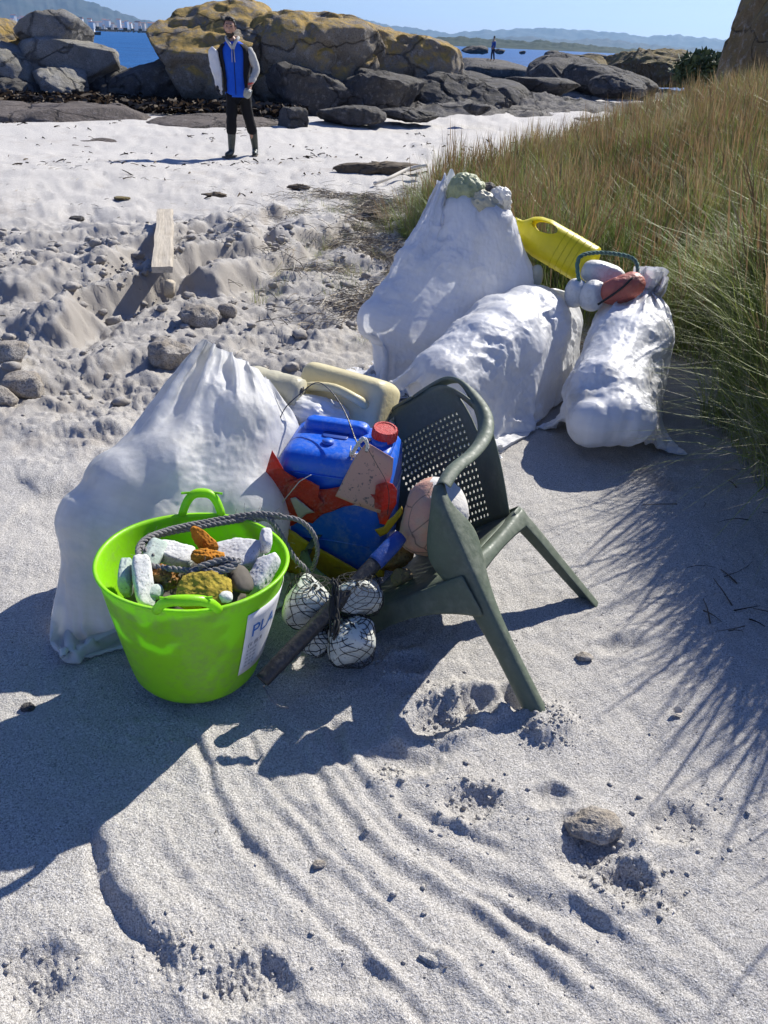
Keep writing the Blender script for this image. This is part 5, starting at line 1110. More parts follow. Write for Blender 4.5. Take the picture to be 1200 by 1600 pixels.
cut = MB(); pts = [(math.cos(a) ** 1 * .074, math.sin(a) * .029) for a in np.linspace(0, 2 * math.pi, 33)[:-1]]
Vc = [(x_, sgn * (.054 - .12 * (zz_)) + yy2, .088 + zz_) for x_ in (-.2, .2) for zz_, yy2 in pts]
cut.add(Vc, grid_faces(2, 32, True).tolist() + [list(range(32))[::-1], [32 + i for i in range(32)]]); ct = cut.build('cutter', None); recalc(ct); ct.parent = ybt
bpy.context.view_layer.update()
bl_ = mod(yb, 'BOOLEAN', object=ct, operation='DIFFERENCE', solver='EXACT')
dg = bpy.context.evaluated_depsgraph_get(); nm_ = bpy.data.meshes.new_from_object(yb.evaluated_get(dg)); yb.modifiers.clear(); yb.data = nm_; bpy.data.objects.remove(ct)
nm_.polygons.foreach_set('use_smooth', [True] * len(nm_.polygons)); autosmooth(yb, 50)
for k in range(5):
    mb = MB(); z_ = -.17 + .035 * k; e, dpt = body_sec(z_); mb.tube([(dpt * abs(math.cos(a)) ** .85 * math.copysign(1, math.cos(a)), e * abs(math.sin(a)) ** .80 * math.copysign(1, math.sin(a)), z_) for a in np.linspace(.0, 2 * math.pi, 41)], .003, 5, cap=False); mb.build('moulded_ring', YB, ybt)
screw_cap('screw_cap', .024, .026, YB, ybt, (0, 0, .238))
# ---------------------------------------------------------------- buoys on the right sack
BW = plastic('white_buoy_plastic', (.66, .66, .64), .45, .45, (.30, .29, .25), 12, .001); BR_ = plastic('red_buoy_plastic', (.50, .13, .09), .5, .4, (.36, .20, .14), 10, .0015)
o = rock('buoy', D(942, 430, 3.90), (.225, .12, .125), BW, 501, exp=2.8, cut=.97, planes=2, amp=.05, sub=5, fine=.006, label='white sausage-shaped buoy at the back of the buoy bunch', cat='buoy', group='buoys bunched on the right sack'); o.rotation_euler = (0, .25, 0)
o = rock('buoy', D(899, 458, 3.82), (.105, .12, .145), BW, 502, exp=2.3, cut=.97, planes=2, amp=.04, sub=5, fine=.006, label='small white buoy leftmost in the bunch, spotted dark', cat='buoy', group='buoys bunched on the right sack')
o = rock('buoy', D(926, 462, 3.76), (.125, .13, .150), BW, 503, exp=2.4, cut=.97, planes=2, amp=.04, sub=5, fine=.005, label='egg-shaped white buoy touching the red one', cat='buoy', group='buoys bunched on the right sack'); o.rotation_euler = (0, .2, 0)
o = rock('buoy', D(972, 450, 3.74), (.225, .14, .135), BR_, 504, exp=2.3, cut=.95, planes=3, amp=.06, sub=5, fine=.006, label='faded red buoy split by a dark crease', cat='buoy', group='buoys bunched on the right sack'); o.rotation_euler = (0, -.38, 0)
mb = MB(); mb.tube(smooth_poly([tuple(D(*p)) for p in [(934, 476, 3.67), (946, 468, 3.665), (958, 460, 3.66), (974, 448, 3.665), (988, 434, 3.68)]], 3), [.006] * 13, 6); tag(mb.build('dark_cord', NETM), 'dark cord pressed into the crease of the red buoy', 'cord')
GRO = plastic('green_rope', (.09, .20, .16), .8, .3)
mb = MB(); strands(mb, [D(*p) for p in [(905, 440, 3.80), (902, 415, 3.82), (908, 400, 3.84), (930, 395, 3.88), (955, 396, 3.9), (985, 402, 3.88), (996, 415, 3.85), (995, 435, 3.80)]], .0055, .0055, 14)
tag(mb.build('green_rope', GRO), 'green rope loop arching over the bunched buoys', 'rope')
# crushed pale bottles in the mouth of the tall sack
PG = plastic('pale_green_plastic', (.52, .56, .34), .35, .5, (.25, .27, .12), 16, .002, transl=.3)
cloth_lump('crushed_bottle', D(728, 302, 4.05), .085, .07, .08, PG, 31, 'crushed pale green bottle stained with algae in the tall sack\'s mouth', 'bottle', (.3, .2, 0), amp=.35)
cloth_lump('crushed_bottle', D(760, 322, 4.0), .085, .05, .055, PALE, 37, 'crumpled cream bottle lower in the tall sack\'s mouth', 'bottle', (.2, .5, .3), amp=.35)
cloth_lump('rag', D(757, 300, 4.05), .055, .04, .03, DK, 38, 'dark brown rag tucked between the bottles of the tall sack', 'rag', (.2, -.5, .3), amp=.3)
cloth_lump('plastic_wrap', D(780, 315, 4.03), .055, .05, .06, SM_D, 39, 'crumpled clear plastic bulging from the tall sack\'s right edge', 'plastic sheeting', (.2, -.2, .3), amp=.4)
o = rock('buoy', D(838, 432, 4.0), (.07, .06, .12), PALE, 505, exp=2.2, amp=.05, sub=4, label='tan float glimpsed in the gap beneath the yellow bottle', cat='buoy')
# ---------------------------------------------------------------- plank, driftwood
n = NT('grey_wood'); mp = n.n('Mapping'); mp.inputs['Scale'].default_value = (40, 2, 40); n.L(n.tc.outputs['Object'], mp.inputs[0]); f = n.noise(1.5, 5, .7, mp.outputs[0]); g = n.noise(8, 4)
n.set(n.mix(g, n.mix(n.ramp(f, [(.35, 0.0), (.6, 1.0)]), (.22, .18, .13), (.50, .43, .33)), (.52, .47, .38)), .9); n.bump(f, .004); WOOD = n.m
a = G(260, 342, .10); b = G(256, 436, .14); a.z = max(H(a.x, a.y) + .05, .10)
_up = max(H(a.x + (b.x - a.x) * t, a.y + (b.y - a.y) * t) - (a.z + (b.z - a.z) * t) for t in np.linspace(0, 1, 40)) + .015; a.z += max(0, _up); b.z += max(0, _up)
pe = empty('driftwood_plank', a, 'weathered pale plank lying end-on across the sandy bank', 'plank'); u = (b - a)
pe.rotation_euler = u.to_track_quat('Y', 'Z').to_euler(); L_ = u.length
mb = MB(); r = np.random.RandomState(4); V = []
for i in range(16):
    y = L_ * i / 15
    for x, z in ((-.065, -.02), (.065, -.02), (.066, .018), (.045, .020), (.0, .018), (-.05, .020), (-.066, .016)): V.append((x + r.randn() * .001 + .004 * math.sin(y * 7), y, z + r.randn() * .0008 + .006 * math.sin(y * 5)))
mb.add(V, grid_faces(16, 7, True).tolist() + [list(range(7))[::-1], [15 * 7 + i for i in range(7)]]); mb.build('board', WOOD, pe, smooth=False)
n = NT('dark_wood'); f = n.noise(30, 5, .7); n.set(n.mix(f, (.05, .04, .03), (.16, .12, .08)), .9); DW = n.m
mb = MB(); mb.tube([G(266, 440, .08), G(264, 462, -.02)], .035, 6); tag(mb.build('wood_stub', WOOD), 'short brown timber stub under the front end of the plank', 'timber')
c = G(592, 268, 0); o = rock('driftwood', (c.x, c.y, H(c.x, c.y) + .06), (1.35, .30, .16), DW, 601, rz=.35, exp=2.2, amp=.3, fine=.05, label='dark crumbling driftwood log at the edge of the beach grass', cat='driftwood')
c = G(575, 345, 0); o = rock('driftwood', (c.x, c.y, H(c.x, c.y) + .03), (.85, .18, .10), DW, 602, rz=.25, exp=2.2, amp=.3, fine=.05, label='brown half-buried branch left of the tall sack', cat='driftwood')
c = G(335, 303, 0); o = rock('driftwood', (c.x, c.y, H(c.x, c.y) + .02), (.34, .12, .07), DW, 603, rz=.3, exp=2.2, amp=.35, fine=.06, sub=4, label='small black seaweed clump on the open beach', cat='seaweed')
c = G(468, 293, 0); o = rock('driftwood', (c.x, c.y, H(c.x, c.y) + .02), (.30, .10, .07), DW, 604, rz=.2, exp=2.2, amp=.35, fine=.06, sub=4, label='dark seaweed scrap between the beach and the driftwood log', cat='seaweed')
n = NT('bleached_wood'); n.set((.62, .58, .50), .8); BWD = n.m
mb = MB(); pp = [G(668, 262, .12), G(640, 264, .09), G(610, 276, .05), G(585, 283, .02)]; mb.tube(smooth_poly([tuple(Vector((p.x, p.y, H(p.x, p.y) + h_))) for p, h_ in zip(pp, (.16, .12, .08, .03))], 5), .022, 8); tag(mb.build('bleached_stick', BWD), 'long bleached white stick poking from the grass behind the tall sack', 'stick')
# ---------------------------------------------------------------- dune grass
def blade_mat(name, cols, tr=.3):
    n = NT(name); oi = n.n('ObjectInfo'); at = n.n('VertexColor') if False else None
    f = n.noise(1.1, 3, .6, n.n('NewGeometry').outputs['Position']); f2 = n.noise(23, 2, .6)
    c = n.ramp(n.math('ADD', n.math('MULTIPLY', f, .6), n.math('MULTIPLY', f2, .4)), cols)
    n.set(c, .5, Specular_IOR_Level=.35); t = n.n('BsdfTranslucent'); n.L(c, t.inputs[0]); m = n.n('MixShader'); m.inputs[0].default_value = tr
    n.L(n.b.outputs[0], m.inputs[1]); n.L(t.outputs[0], m.inputs[2]); n.L(m.outputs[0], n.o.inputs[0]); return n.m
GB = blade_mat('green_blade', [(.34, (.09, .16, .025)), (.47, (.20, .29, .05)), (.60, (.36, .41, .10)), (.72, (.60, .58, .32))])
RB = blade_mat('rust_stem', [(.35, (.17, .105, .06)), (.5, (.26, .17, .085)), (.65, (.38, .30, .17))], .35)
DB = blade_mat('dry_blade', [(.35, (.20, .18, .10)), (.5, (.36, .33, .20)), (.65, (.56, .53, .38))])
def tuft_mesh(name, n_blade, hmin, hmax, spread, lean, width, rust=0.0, dry=0.1, seed=0, curl=1.0, root=.06):
    r = np.random.RandomState(seed); V = []; Fs = []; mi = []
    for k in range(n_blade):
        kind = 1 if r.rand() < rust else (2 if r.rand() < dry else 0)
        h = r.uniform(hmin, hmax) * (1.12 if kind == 1 else 1); a = r.uniform(0, 6.283); rb = root * math.sqrt(r.rand()); bx, by = rb * math.cos(a), rb * math.sin(a)
        ln = r.uniform(.1, 1) * lean * (.45 if kind == 1 else 1); la = a + r.normal(0, .8); dx, dy = math.cos(la), math.sin(la); px_, py_ = -dy, dx
        w = width * r.uniform(.6, 1.3) * (.75 if kind == 1 else 1); n_ = 5; b = len(V); cu = r.uniform(.4, 1.6) * curl
        for i in range(n_):
            t = i / (n_ - 1); off = ln * h * (t ** (1 + cu)) * (1.0); z = h * (t - .30 * ln * cu * t ** 3)
            ww = w * (1 - t ** 1.6) + .0002
            if kind == 1: ww = w * (.6 + (1.9 if .62 < t < .95 else 0))
            x, y = bx + dx * off, by + dy * off
            V += [(x - px_ * ww, y - py_ * ww, z), (x + px_ * ww, y + py_ * ww, z)] if i < n_ - 1 else [(x, y, z)]
        for i in range(n_ - 2): Fs.append((b + 2 * i, b + 2 * i + 1, b + 2 * i + 3, b + 2 * i + 2)); mi.append(kind)
        Fs.append((b + 2 * (n_ - 2), b + 2 * (n_ - 2) + 1, b + 2 * (n_ - 1))); mi.append(kind)
    me = bpy.data.meshes.new(name); me.from_pydata(V, [], Fs); me.update(); me.polygons.foreach_set('material_index', mi)
    for m_ in (GB, RB, DB): me.materials.append(m_)
    return me
TUFTS = []
tl = [('tall green tuft with rusty seed heads at the corner of the right sack', (1.62, 3.42)), ('leaning green tuft just behind the yellow bottle', (1.05, 4.75)), ('arching pale tuft right of the dirt-smeared sack', (1.75, 3.0)),
      ('dense green tuft on the crest behind the tall sack', (.95, 5.3)), ('rusty upright tuft at the left edge of the dune grass', (.55, 9.0)), ('dry tangled tuft at the foot of the shaded bank', (1.95, 2.75))]
specs = [(62, .38, .70, .09, .85, .0021, .10, .15), (70, .32, .60, .10, 1.1, .0021, .05, .18), (54, .30, .60, .10, 1.35, .0020, .04, .38), (64, .42, .76, .09, .7, .0022, .13, .12), (56, .44, .76, .08, .5, .0022, .34, .12), (44, .15, .42, .11, 1.6, .0020, .0, .75)]
for k, (sp, (lab, (x, y))) in enumerate(zip(specs, tl)):
    me = tuft_mesh('grass_tuft', sp[0], sp[1], sp[2], 0, sp[4], sp[5], sp[6], sp[7], seed=40 + k, root=sp[3]); o = link('grass_tuft', me); o.location = (x, y, H(x, y) - .01); tag(o, lab, 'grass tuft'); o['kind'] = 'thing'; TUFTS.append(o)
def gn_scatter(name, pts, rot, scl, idx, objs):
    me = bpy.data.meshes.new(name); me.from_pydata(pts.tolist(), [], []); me.update()
    for nm, ty, dat in (('rot', 'FLOAT_VECTOR', rot), ('scl', 'FLOAT', scl), ('idx', 'INT', idx)):
        at = me.attributes.new(nm, ty, 'POINT'); at.data.foreach_set('vector' if ty == 'FLOAT_VECTOR' else 'value', np.asarray(dat).ravel())
    o = link(name, me); g = bpy.data.node_groups.new(name, 'GeometryNodeTree'); g.interface.new_socket('Geometry', in_out='INPUT', socket_type='NodeSocketGeometry'); g.interface.new_socket('Geometry', in_out='OUTPUT', socket_type='NodeSocketGeometry')
    N = g.nodes; gi = N.new('NodeGroupInput'); go = N.new('NodeGroupOutput'); j = N.new('GeometryNodeJoinGeometry')
    def att(nm, ty): a = N.new('GeometryNodeInputNamedAttribute'); a.data_type = ty; a.inputs[0].default_value = nm; return a
    for k, ob in enumerate(objs):
        io = N.new('GeometryNodeInstanceOnPoints'); oi = N.new('GeometryNodeObjectInfo'); oi.inputs[0].default_value = ob; oi.transform_space = 'ORIGINAL'
        cmp_ = N.new('FunctionNodeCompare'); cmp_.data_type = 'INT'; cmp_.operation = 'EQUAL'; ai = att('idx', 'INT'); 
        si = [s for s in cmp_.inputs if s.type == 'INT']; g.links.new(ai.outputs[0], si[0]); si[1].default_value = k
        g.links.new(gi.outputs[0], io.inputs['Points']); g.links.new(cmp_.outputs[0], io.inputs['Selection']); g.links.new(oi.outputs['Geometry'], io.inputs['Instance'])
        e2r = N.new('FunctionNodeEulerToRotation'); ar = att('rot', 'FLOAT_VECTOR'); g.links.new(ar.outputs[0], e2r.inputs[0]); g.links.new(e2r.outputs[0], io.inputs['Rotation'])
        as_ = att('scl', 'FLOAT'); g.links.new(as_.outputs[0], io.inputs['Scale']); g.links.new(io.outputs[0], j.inputs[0])
    g.links.new(j.outputs[0], go.inputs[0]); m = o.modifiers.new('scatter', 'NODES'); m.node_group = g
    return tag(o, kind='stuff')
r = np.random.RandomState(77)
NP = 80000; Xg = r.uniform(-1.0, 12, NP); Yg = r.uniform(.9, 15.5, NP)
bd = bank_side(Xg, Yg); dn = fbm(Xg * .9, Yg * .9, 3, 70); patch = np.hypot((Xg - 2.3) / .55, (Yg - 5.05) / .35)
edge = sst(-.05, .45, bd + .25 * dn)
den = edge * (.60 + .5 * dn) * sst(0, -1.2, Yg - (9.3 + 1.7 * np.maximum(Xg - .9, -.5)).clip(6, 14)) * np.where(patch < 1, .06, 1)
den *= np.where((Yg < 2.6) & (bd < .15), 0, 1) * np.clip(1.15 - Yg * .03, .5, 1)
inF = np.abs(Xg) < .62 * Yg + 1.6
fringe = (bd > -1.3) & (bd <= .02) & (Yg > 4.3) & (Yg < 9.5) & (r.rand(NP) < .016 * (1 + 2 * (dn > .1)))
keep = (((r.rand(NP) < den * .70) & (bd > .02)) | fringe) & inF & ~((np.abs(Xg - .75) < .55) & (np.abs(Yg - 4.25) < .32)) & ~((Xg < 1.6) & (Yg < 4.3))
Xg, Yg, bd, dn = Xg[keep], Yg[keep], bd[keep], dn[keep]
Zg = base_h(Xg, Yg) + .05 * sst(0, .5, bd) * fbm(Xg * 2, Yg * 2, 3, 23) - .02
K = len(Xg); far_ = sst(4.5, 8, Yg); rust_zone = fbm(Xg * .6, Yg * .6, 3, 75)
pr_ = np.stack([.30 + 0 * Xg - .1 * far_, .30 - .15 * far_, np.where(bd < .5, .45, .12), .22 + .15 * far_, .03 + .16 * far_ * (rust_zone > -.1) + .10 * (rust_zone > .25), np.where(bd < .35, .7, .06)], 1); pr_ /= pr_.sum(1)[:, None]
ix = (r.rand(K)[:, None] > np.cumsum(pr_, 1)).sum(1).clip(0, 5); ix[bd < .02] = 5
rot = np.stack([r.normal(0, .10, K), r.normal(-.10, .10, K), r.uniform(0, 6.283, K)], 1)
scl = r.uniform(.62, 1.0, K) * (.62 + .38 * sst(0, .5, bd)) * (1 + .45 * (Yg < 4.3)) * np.where(bd < .02, .8, 1)
gn_scatter('dune_grass', np.stack([Xg, Yg, Zg], 1).astype(np.float32), rot.astype(np.float32), scl.astype(np.float32), ix.astype(np.int32), TUFTS)
print('tufts', K)
# tall stems beyond the right edge of the frame that throw the streaked shade over the sand
r = np.random.RandomState(5); K = 620; Xg = r.uniform(1.45, 3.2, K); Yg = r.uniform(1.5, 4.0, K); m_ = (Xg > 1.55 + .20 * np.abs(Yg - 2.4)) & (Xg > .56 * Yg + .30)
Xg, Yg = Xg[m_], Yg[m_]; Xh = r.uniform(1.5, 2.8, 900); Yh = r.uniform(2.75, 4.5, 900); mh = (bank_side(Xh, Yh) > .06) & (r.rand(900) < .42) & (Xh > 1.72 + .25 * (Yh > 3.6))
Xg = np.concatenate([Xg, Xh[mh]]); Yg = np.concatenate([Yg, Yh[mh]]); K = len(Xg); Zg = base_h(Xg, Yg) - .01
gn_scatter('bank_grass', np.stack([Xg, Yg, Zg], 1).astype(np.float32), np.stack([r.normal(0, .1, K), r.normal(-.1, .1, K), r.uniform(0, 6.28, K)], 1).astype(np.float32), r.uniform(.95, 1.5, K).astype(np.float32), r.choice([0, 3, 4], K).astype(np.int32), TUFTS)
# ---------------------------------------------------------------- litter line of dead stalks, wrack and crumbs
def twigs(name, pts, mats, seed, lmin, lmax, rad, rise=.03):
    r = np.random.RandomState(seed); V = []; Fs = []; mi = []
    for x, y, z in pts:
        a = r.uniform(0, 6.283); L = r.uniform(lmin, lmax); p = np.array([x, y, z + r.uniform(0, rise)]); d = np.array([math.cos(a), math.sin(a), r.normal(0, .22)]); w = rad * r.uniform(.5, 1.5); b = len(V); side = np.array([-d[1], d[0], 0]); bend = r.normal(0, .25)
        for i in range(4):
            t = i / 3; q = p + d * L * (t - .5) + side * bend * L * t * t + [0, 0, .25 * L * t * (1 - t)]; ww = w * (1 - .6 * t); V += [q - side * ww, q + side * ww, q + [0, 0, ww * 1.6]]
        mk = int(r.rand() * len(mats))
        for i in range(3):
            for j in range(3): Fs.append((b + 3 * i + j, b + 3 * i + (j + 1) % 3, b + 3 * i + 3 + (j + 1) % 3, b + 3 * i + 3 + j)); mi.append(mk)
    return tag(mesh(name, V, Fs, mats, None, False, mi), kind='stuff')
def on_ground(X, Y): return base_h(X, Y) + detail_h(X, Y)
n = NT('dead_stalk'); n.set(n.mix(n.noise(12, 3), (.20, .16, .11), (.38, .32, .23)), .9); DS = n.m
n = NT('pale_stalk'); n.set((.55, .50, .40), .9); PS = n.m
n = NT('black_wrack'); n.set(n.mix(n.noise(20, 3), (.016, .012, .010), (.05, .036, .025)), 1.0, Specular_IOR_Level=0.0); WR = n.m
r = np.random.RandomState(9); pts = []
X1 = r.uniform(-1.8, 1.2, 60000); Y1 = r.uniform(3.7, 10, 60000); bdd = bank_side(X1, Y1); q = fbm(X1 * 1.4, Y1 * 1.4, 4, 80)
k1 = (r.rand(60000) < np.exp(-((bdd + .42 - .05 * (Y1 - 4)) / .52) ** 2) * (.25 + 1.2 * q) * 1.1) & ~((Y1 < 4.3) & (X1 > -.35)); X1, Y1 = X1[k1], Y1[k1]
Z1 = on_ground(X1, Y1); twigs('dead_grass_litter', list(zip(X1, Y1, Z1))[:16000], [DS, DS, PS, DW], 12, .05, .22, .0022, .05)
X1 = r.uniform(-4.5, .8, 2600); Y1 = r.uniform(3.2, 12, 2600); q = fbm(X1 * 1.1, Y1 * 1.1, 3, 84); k1 = r.rand(2600) < np.clip(.12 + q * 1.3, 0, 1); X1, Y1 = X1[k1], Y1[k1]
twigs('scattered_stalks', list(zip(X1, Y1, on_ground(X1, Y1))), [DS, WR, PS], 13, .02, .10, .0025, .006)
X1 = r.uniform(1.05, 1.9, 260); Y1 = r.uniform(1.7, 2.9, 260); k1 = (r.rand(260) < np.exp(-((X1 - 1.25) ** 2 / .06 + (Y1 - 1.9) ** 2 / .05)) * .9 + .12 * (Y1 > 2.3)); X1, Y1 = X1[k1], Y1[k1]
twigs('bank_twigs', list(zip(X1, Y1, on_ground(X1, Y1))), [DW, WR, DW], 14, .04, .16, .0024, .015)
X1 = r.uniform(-1.5, 1.5, 900); Y1 = r.uniform(.7, 3.0, 900)
twigs('sand_specks', list(zip(X1, Y1, on_ground(X1, Y1) + .0005)), [WR, DS, PS], 15, .002, .008, .0008, .0)
# wrack belt under the rocks
def wrack(name, n_, xr, yr, cond, seed, size):
    r = np.random.RandomState(seed); X1 = r.uniform(*xr, n_); Y1 = r.uniform(*yr, n_); k = cond(X1, Y1, r); X1, Y1 = X1[k], Y1[k]
    return twigs(name, list(zip(X1, Y1, base_h(X1, Y1) + r.uniform(0, .16, len(X1)))), [WR, WR, DW], seed, size, size * 2.6, size * .22, .08)
wrack('seaweed_wrack', 9000, (-11, -2.2), (17.6, 20.4), lambda x, y, r: (r.rand(len(x)) < np.exp(-((y - 19.0 + .10 * (x + 6)) / (.75 + .06 * np.abs(x + 2))) ** 2)), 21, .12)
X1 = r.uniform(-9, 3, 3000); Y1 = r.uniform(8.5, 17, 3000); q = fbm(X1 * .7, Y1 * 1.2, 3, 88); k1 = r.rand(3000) < np.clip(q * 1.2 - .15, 0, 1); X1, Y1 = X1[k1], Y1[k1]
twigs('beach_wrack_bits', list(zip(X1, Y1, on_ground(X1, Y1) + .004)), [WR, DW], 22, .03, .14, .010, .0)
# clods of damp sand in the dug zone
V0, F0 = ico(2); r = np.random.RandomState(31); X1 = r.uniform(-3.6, .3, 8500); Y1 = r.uniform(2.9, 7.2, 8500); q = fbm(X1 * 1.6, Y1 * 1.6, 3, 90); k1 = (r.rand(8500) < np.clip(.10 + .8 * q, 0, 1)) & (X1 < .1 + .05 * Y1); X1, Y1 = X1[k1], Y1[k1]; Z1 = on_ground(X1, Y1)
Vs = []; Fs = []
for i, (x, y, z) in enumerate(zip(X1, Y1, Z1)):
    s = .006 + .040 * r.rand() ** 4.5; W = V0 * (1 + .45 * r.randn(len(V0), 1) * .4) * [s * r.uniform(.8, 1.4), s, s * .7]; Vs.append(W + [x, y, z + s * .2]); Fs.append(F0 + i * len(V0))
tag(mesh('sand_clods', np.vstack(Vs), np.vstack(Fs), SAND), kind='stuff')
# crumbs of broken crust by the scoops and drag marks
r = np.random.RandomState(41); Vs = []; Fs = []; k_ = 0; V0b, F0b = ico(1)
for (px, py), rad_, cnt in [((700, 1105), .10, 150), ((860, 1125), .09, 220), ((610, 1195), .05, 70), ((740, 1240), .09, 150), ((940, 1345), .08, 110), ((370, 1500), .09, 90), ((60, 1510), .07, 50), ((620, 1030), .10, 140), ((1010, 1380), .08, 70), ((250, 1470), .05, 50), ((600, 1300), .5, 40), ((1080, 1280), .12, 70), ((780, 1480), .3, 60)]:
    c = G(px, py); xs_ = c.x + r.randn(cnt) * rad_ * .6; ys_ = c.y + r.randn(cnt) * rad_ * .5; zs_ = on_ground(xs_, ys_)
    for x, y, z in zip(xs_, ys_, zs_):
        s = .0014 + .006 * r.rand() ** 5; Vs.append(V0b * (1 + .25 * r.randn(len(V0b), 1)) * [s * r.uniform(.8, 1.4), s, s * .8] + [x, y, z + s * .3]); Fs.append(F0b + k_ * len(V0b)); k_ += 1
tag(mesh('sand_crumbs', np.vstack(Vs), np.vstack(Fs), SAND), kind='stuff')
# green bush by the shore rocks
n = NT('bush_leaf'); n.set(n.mix(n.noise(2), (.03, .06, .02), (.10, .13, .04)), .7); BL = n.m
r = np.random.RandomState(3); Vs = []; Fs = []; c = D(1100, 108, 30)
for k in range(2600):
    d = r.randn(3); d /= np.linalg.norm(d); p = np.array(c) + d * [1.0, .7, .55] * r.uniform(.55, 1.05) + [0, 0, -.05]; a, b2 = r.randn(3) * .07, r.randn(3) * .07; i = len(Vs); Vs += [p, p + a, p + a + b2, p + b2]; Fs.append((i, i + 1, i + 2, i + 3))
bu = empty('bush', (c.x, c.y, c.z - .7), 'small green bush beside the tawny outcrop at the far beach end', 'bush')
relp(mesh('foliage', Vs, Fs, BL, None, False), bu); mb = MB()
for k in range(7): a = k * .9; mb.tube([Vector((c.x + .1 * math.cos(a), c.y + .1 * math.sin(a), c.z - .75)), Vector((c.x + .5 * math.cos(a), c.y + .4 * math.sin(a), c.z - .1))], .03, 5)
relp(mb.build('stem', DW), bu)
# ---------------------------------------------------------------- people
def skin_mesh(name, pts, edges, mat, parent, sub=2, smooth=True):
    me = bpy.data.meshes.new(name); me.from_pydata([p[:3] for p in pts], edges, []); me.update(); o = link(name, me, None, None)
    m1 = o.modifiers.new('skin', 'SKIN'); m1.use_smooth_shade = True; m2 = o.modifiers.new('sub', 'SUBSURF'); m2.levels = sub; m2.render_levels = sub
    for i, p in enumerate(pts):
        sv = me.skin_vertices[0].data[i]; r_ = p[3]; sv.radius = (r_, p[4] if len(p) > 4 else r_); sv.use_root = (i == 0)
    dg = bpy.context.evaluated_depsgraph_get(); nm_ = bpy.data.meshes.new_from_object(o.evaluated_get(dg)); bpy.data.objects.remove(o)
    nm_.name = name; nm_.materials.clear(); nm_.polygons.foreach_set('use_smooth', [True] * len(nm_.polygons)); return link(name, nm_, mat, parent)
def chain(*pts):
    return list(pts), [(i, i + 1) for i in range(len(pts) - 1)]
def crinkle(o, amp, sc, seed):
    me = o.data; V = np.empty(len(me.vertices) * 3, dtype=np.float32); me.vertices.foreach_get('co', V); V = V.reshape(-1, 3); N_ = np.empty(len(V) * 3, dtype=np.float32); me.vertex_normals.foreach_get('vector', N_) if hasattr(me, 'vertex_normals') else None; N_ = N_.reshape(-1, 3)
    V += N_ * (amp * n3(V * [1, 1, 1.6], sc, seed, 3))[:, None]; me.vertices.foreach_set('co', V.ravel()); me.update(); return o
n = NT('skin'); n.set(n.mix(n.noise(30), (.42, .22, .14), (.48, .27, .18)), .5); SKIN = n.m
n = NT('dark_hair'); n.set((.012, .009, .007), .6); n.bump(n.noise(120, 3, .7), .004); HAIR = n.m
def cloth(name, col, rough=.85, sc=25, amp=.003, var=.25):
    n = NT(name); n.set(n.mix(n.noise(sc, 4, .6), col, tuple(c * (1 - var) for c in col)), rough, Specular_IOR_Level=.25); n.bump(n.noise(sc * .6, 4, .6), amp * 4, .6); return n.m
BLUEJ = cloth('blue_fleece', (.012, .10, .62)); VEST = cloth('black_vest', (.012, .013, .018)); GREYS = cloth('light_grey_jersey', (.55, .54, .50)); TRS = cloth('black_trousers', (.010, .010, .012)); BOOT = plastic('rubber_boot', (.035, .045, .035), .35, .4, (.25, .24, .2), 10); SHADE_SLEEVE = cloth('shaded_sleeve', (.05, .045, .05))
base = G(378, 245); gz_ = H(base.x, base.y); base = G(378, 245, gz_); gz_ = H(base.x, base.y)
man = empty('person', (base.x, base.y, gz_), 'man walking towards us in blue jumper, black vest and wellingtons, white sack under his arm', 'person')
man.rotation_euler.z = .0
# body: one continuous skin figure
P_ = [(-.02, .06, .93, .10, .14), (-.025, .055, 1.10, .10, .14), (-.03, .05, 1.28, .11, .16), (-.035, .045, 1.42, .09, .12), (-.05, .02, 1.50, .052), (-.06, .0, 1.56, .05),
      (-.20, .06, 1.40, .055), (-.30, .07, 1.14, .042), (-.285, -.05, .96, .034), (-.275, -.08, .90, .028),
      (.12, .05, 1.38, .055), (.27, .05, 1.16, .044), (.20, -.10, .98, .033), (.185, -.13, .92, .027),
      (-.105, .04, .88, .070), (-.11, -.03, .50, .050), (-.145, .0, .14, .034), (-.14, .0, .06, .04),
      (.075, .07, .88, .070), (.120, .12, .48, .048), (.160, .235, .14, .034), (.165, .25, .06, .04)]
E_ = [(0, 1), (1, 2), (2, 3), (3, 4), (4, 5), (3, 6), (6, 7), (7, 8), (8, 9), (3, 10), (10, 11), (11, 12), (12, 13), (0, 14), (14, 15), (15, 16), (16, 17), (0, 18), (18, 19), (19, 20), (20, 21)]
skin_mesh('body', P_, E_, SKIN, man)
# head
V, F_ = ico(5); Vh = V.copy()
x, y, z = V[:, 0], V[:, 1], V[:, 2]
Vh[:, 0] = x * (.074 - .016 * np.maximum(0, -z) ** 1.5); Vh[:, 1] = y * (.096 - .012 * np.maximum(0, -z)); Vh[:, 2] = z * .122
fr = np.maximum(0, -y)
def bumpf(cx, cz, sx, sz): return np.exp(-((Vh[:, 0] - cx) / sx) ** 2 - ((Vh[:, 2] - cz) / sz) ** 2) * (y < -.2)
Vh[:, 1] -= .024 * bumpf(0, -.018, .011, .018) + .012 * bumpf(0, .010, .009, .028) + .007 * bumpf(0, .038, .04, .010) + .006 * bumpf(0, -.060, .022, .006) + .012 * bumpf(0, -.10, .025, .018)
Vh[:, 1] += .010 * bumpf(-.028, .018, .013, .010) + .010 * bumpf(.028, .018, .013, .010) + .004 * bumpf(0, -.048, .02, .004)
head = mesh('head', Vh, F_, SKIN, man); head.location = (-.068, -.015, 1.655); head.rotation_euler = (.05, .06, .08)
mb = MB()
for s in (-1, 1): mb.tube([(s * .028, -.080, .018), (s * .028, -.086, .018)], [.010, .006], 10)
mb.build('eyes', HAIR, head)
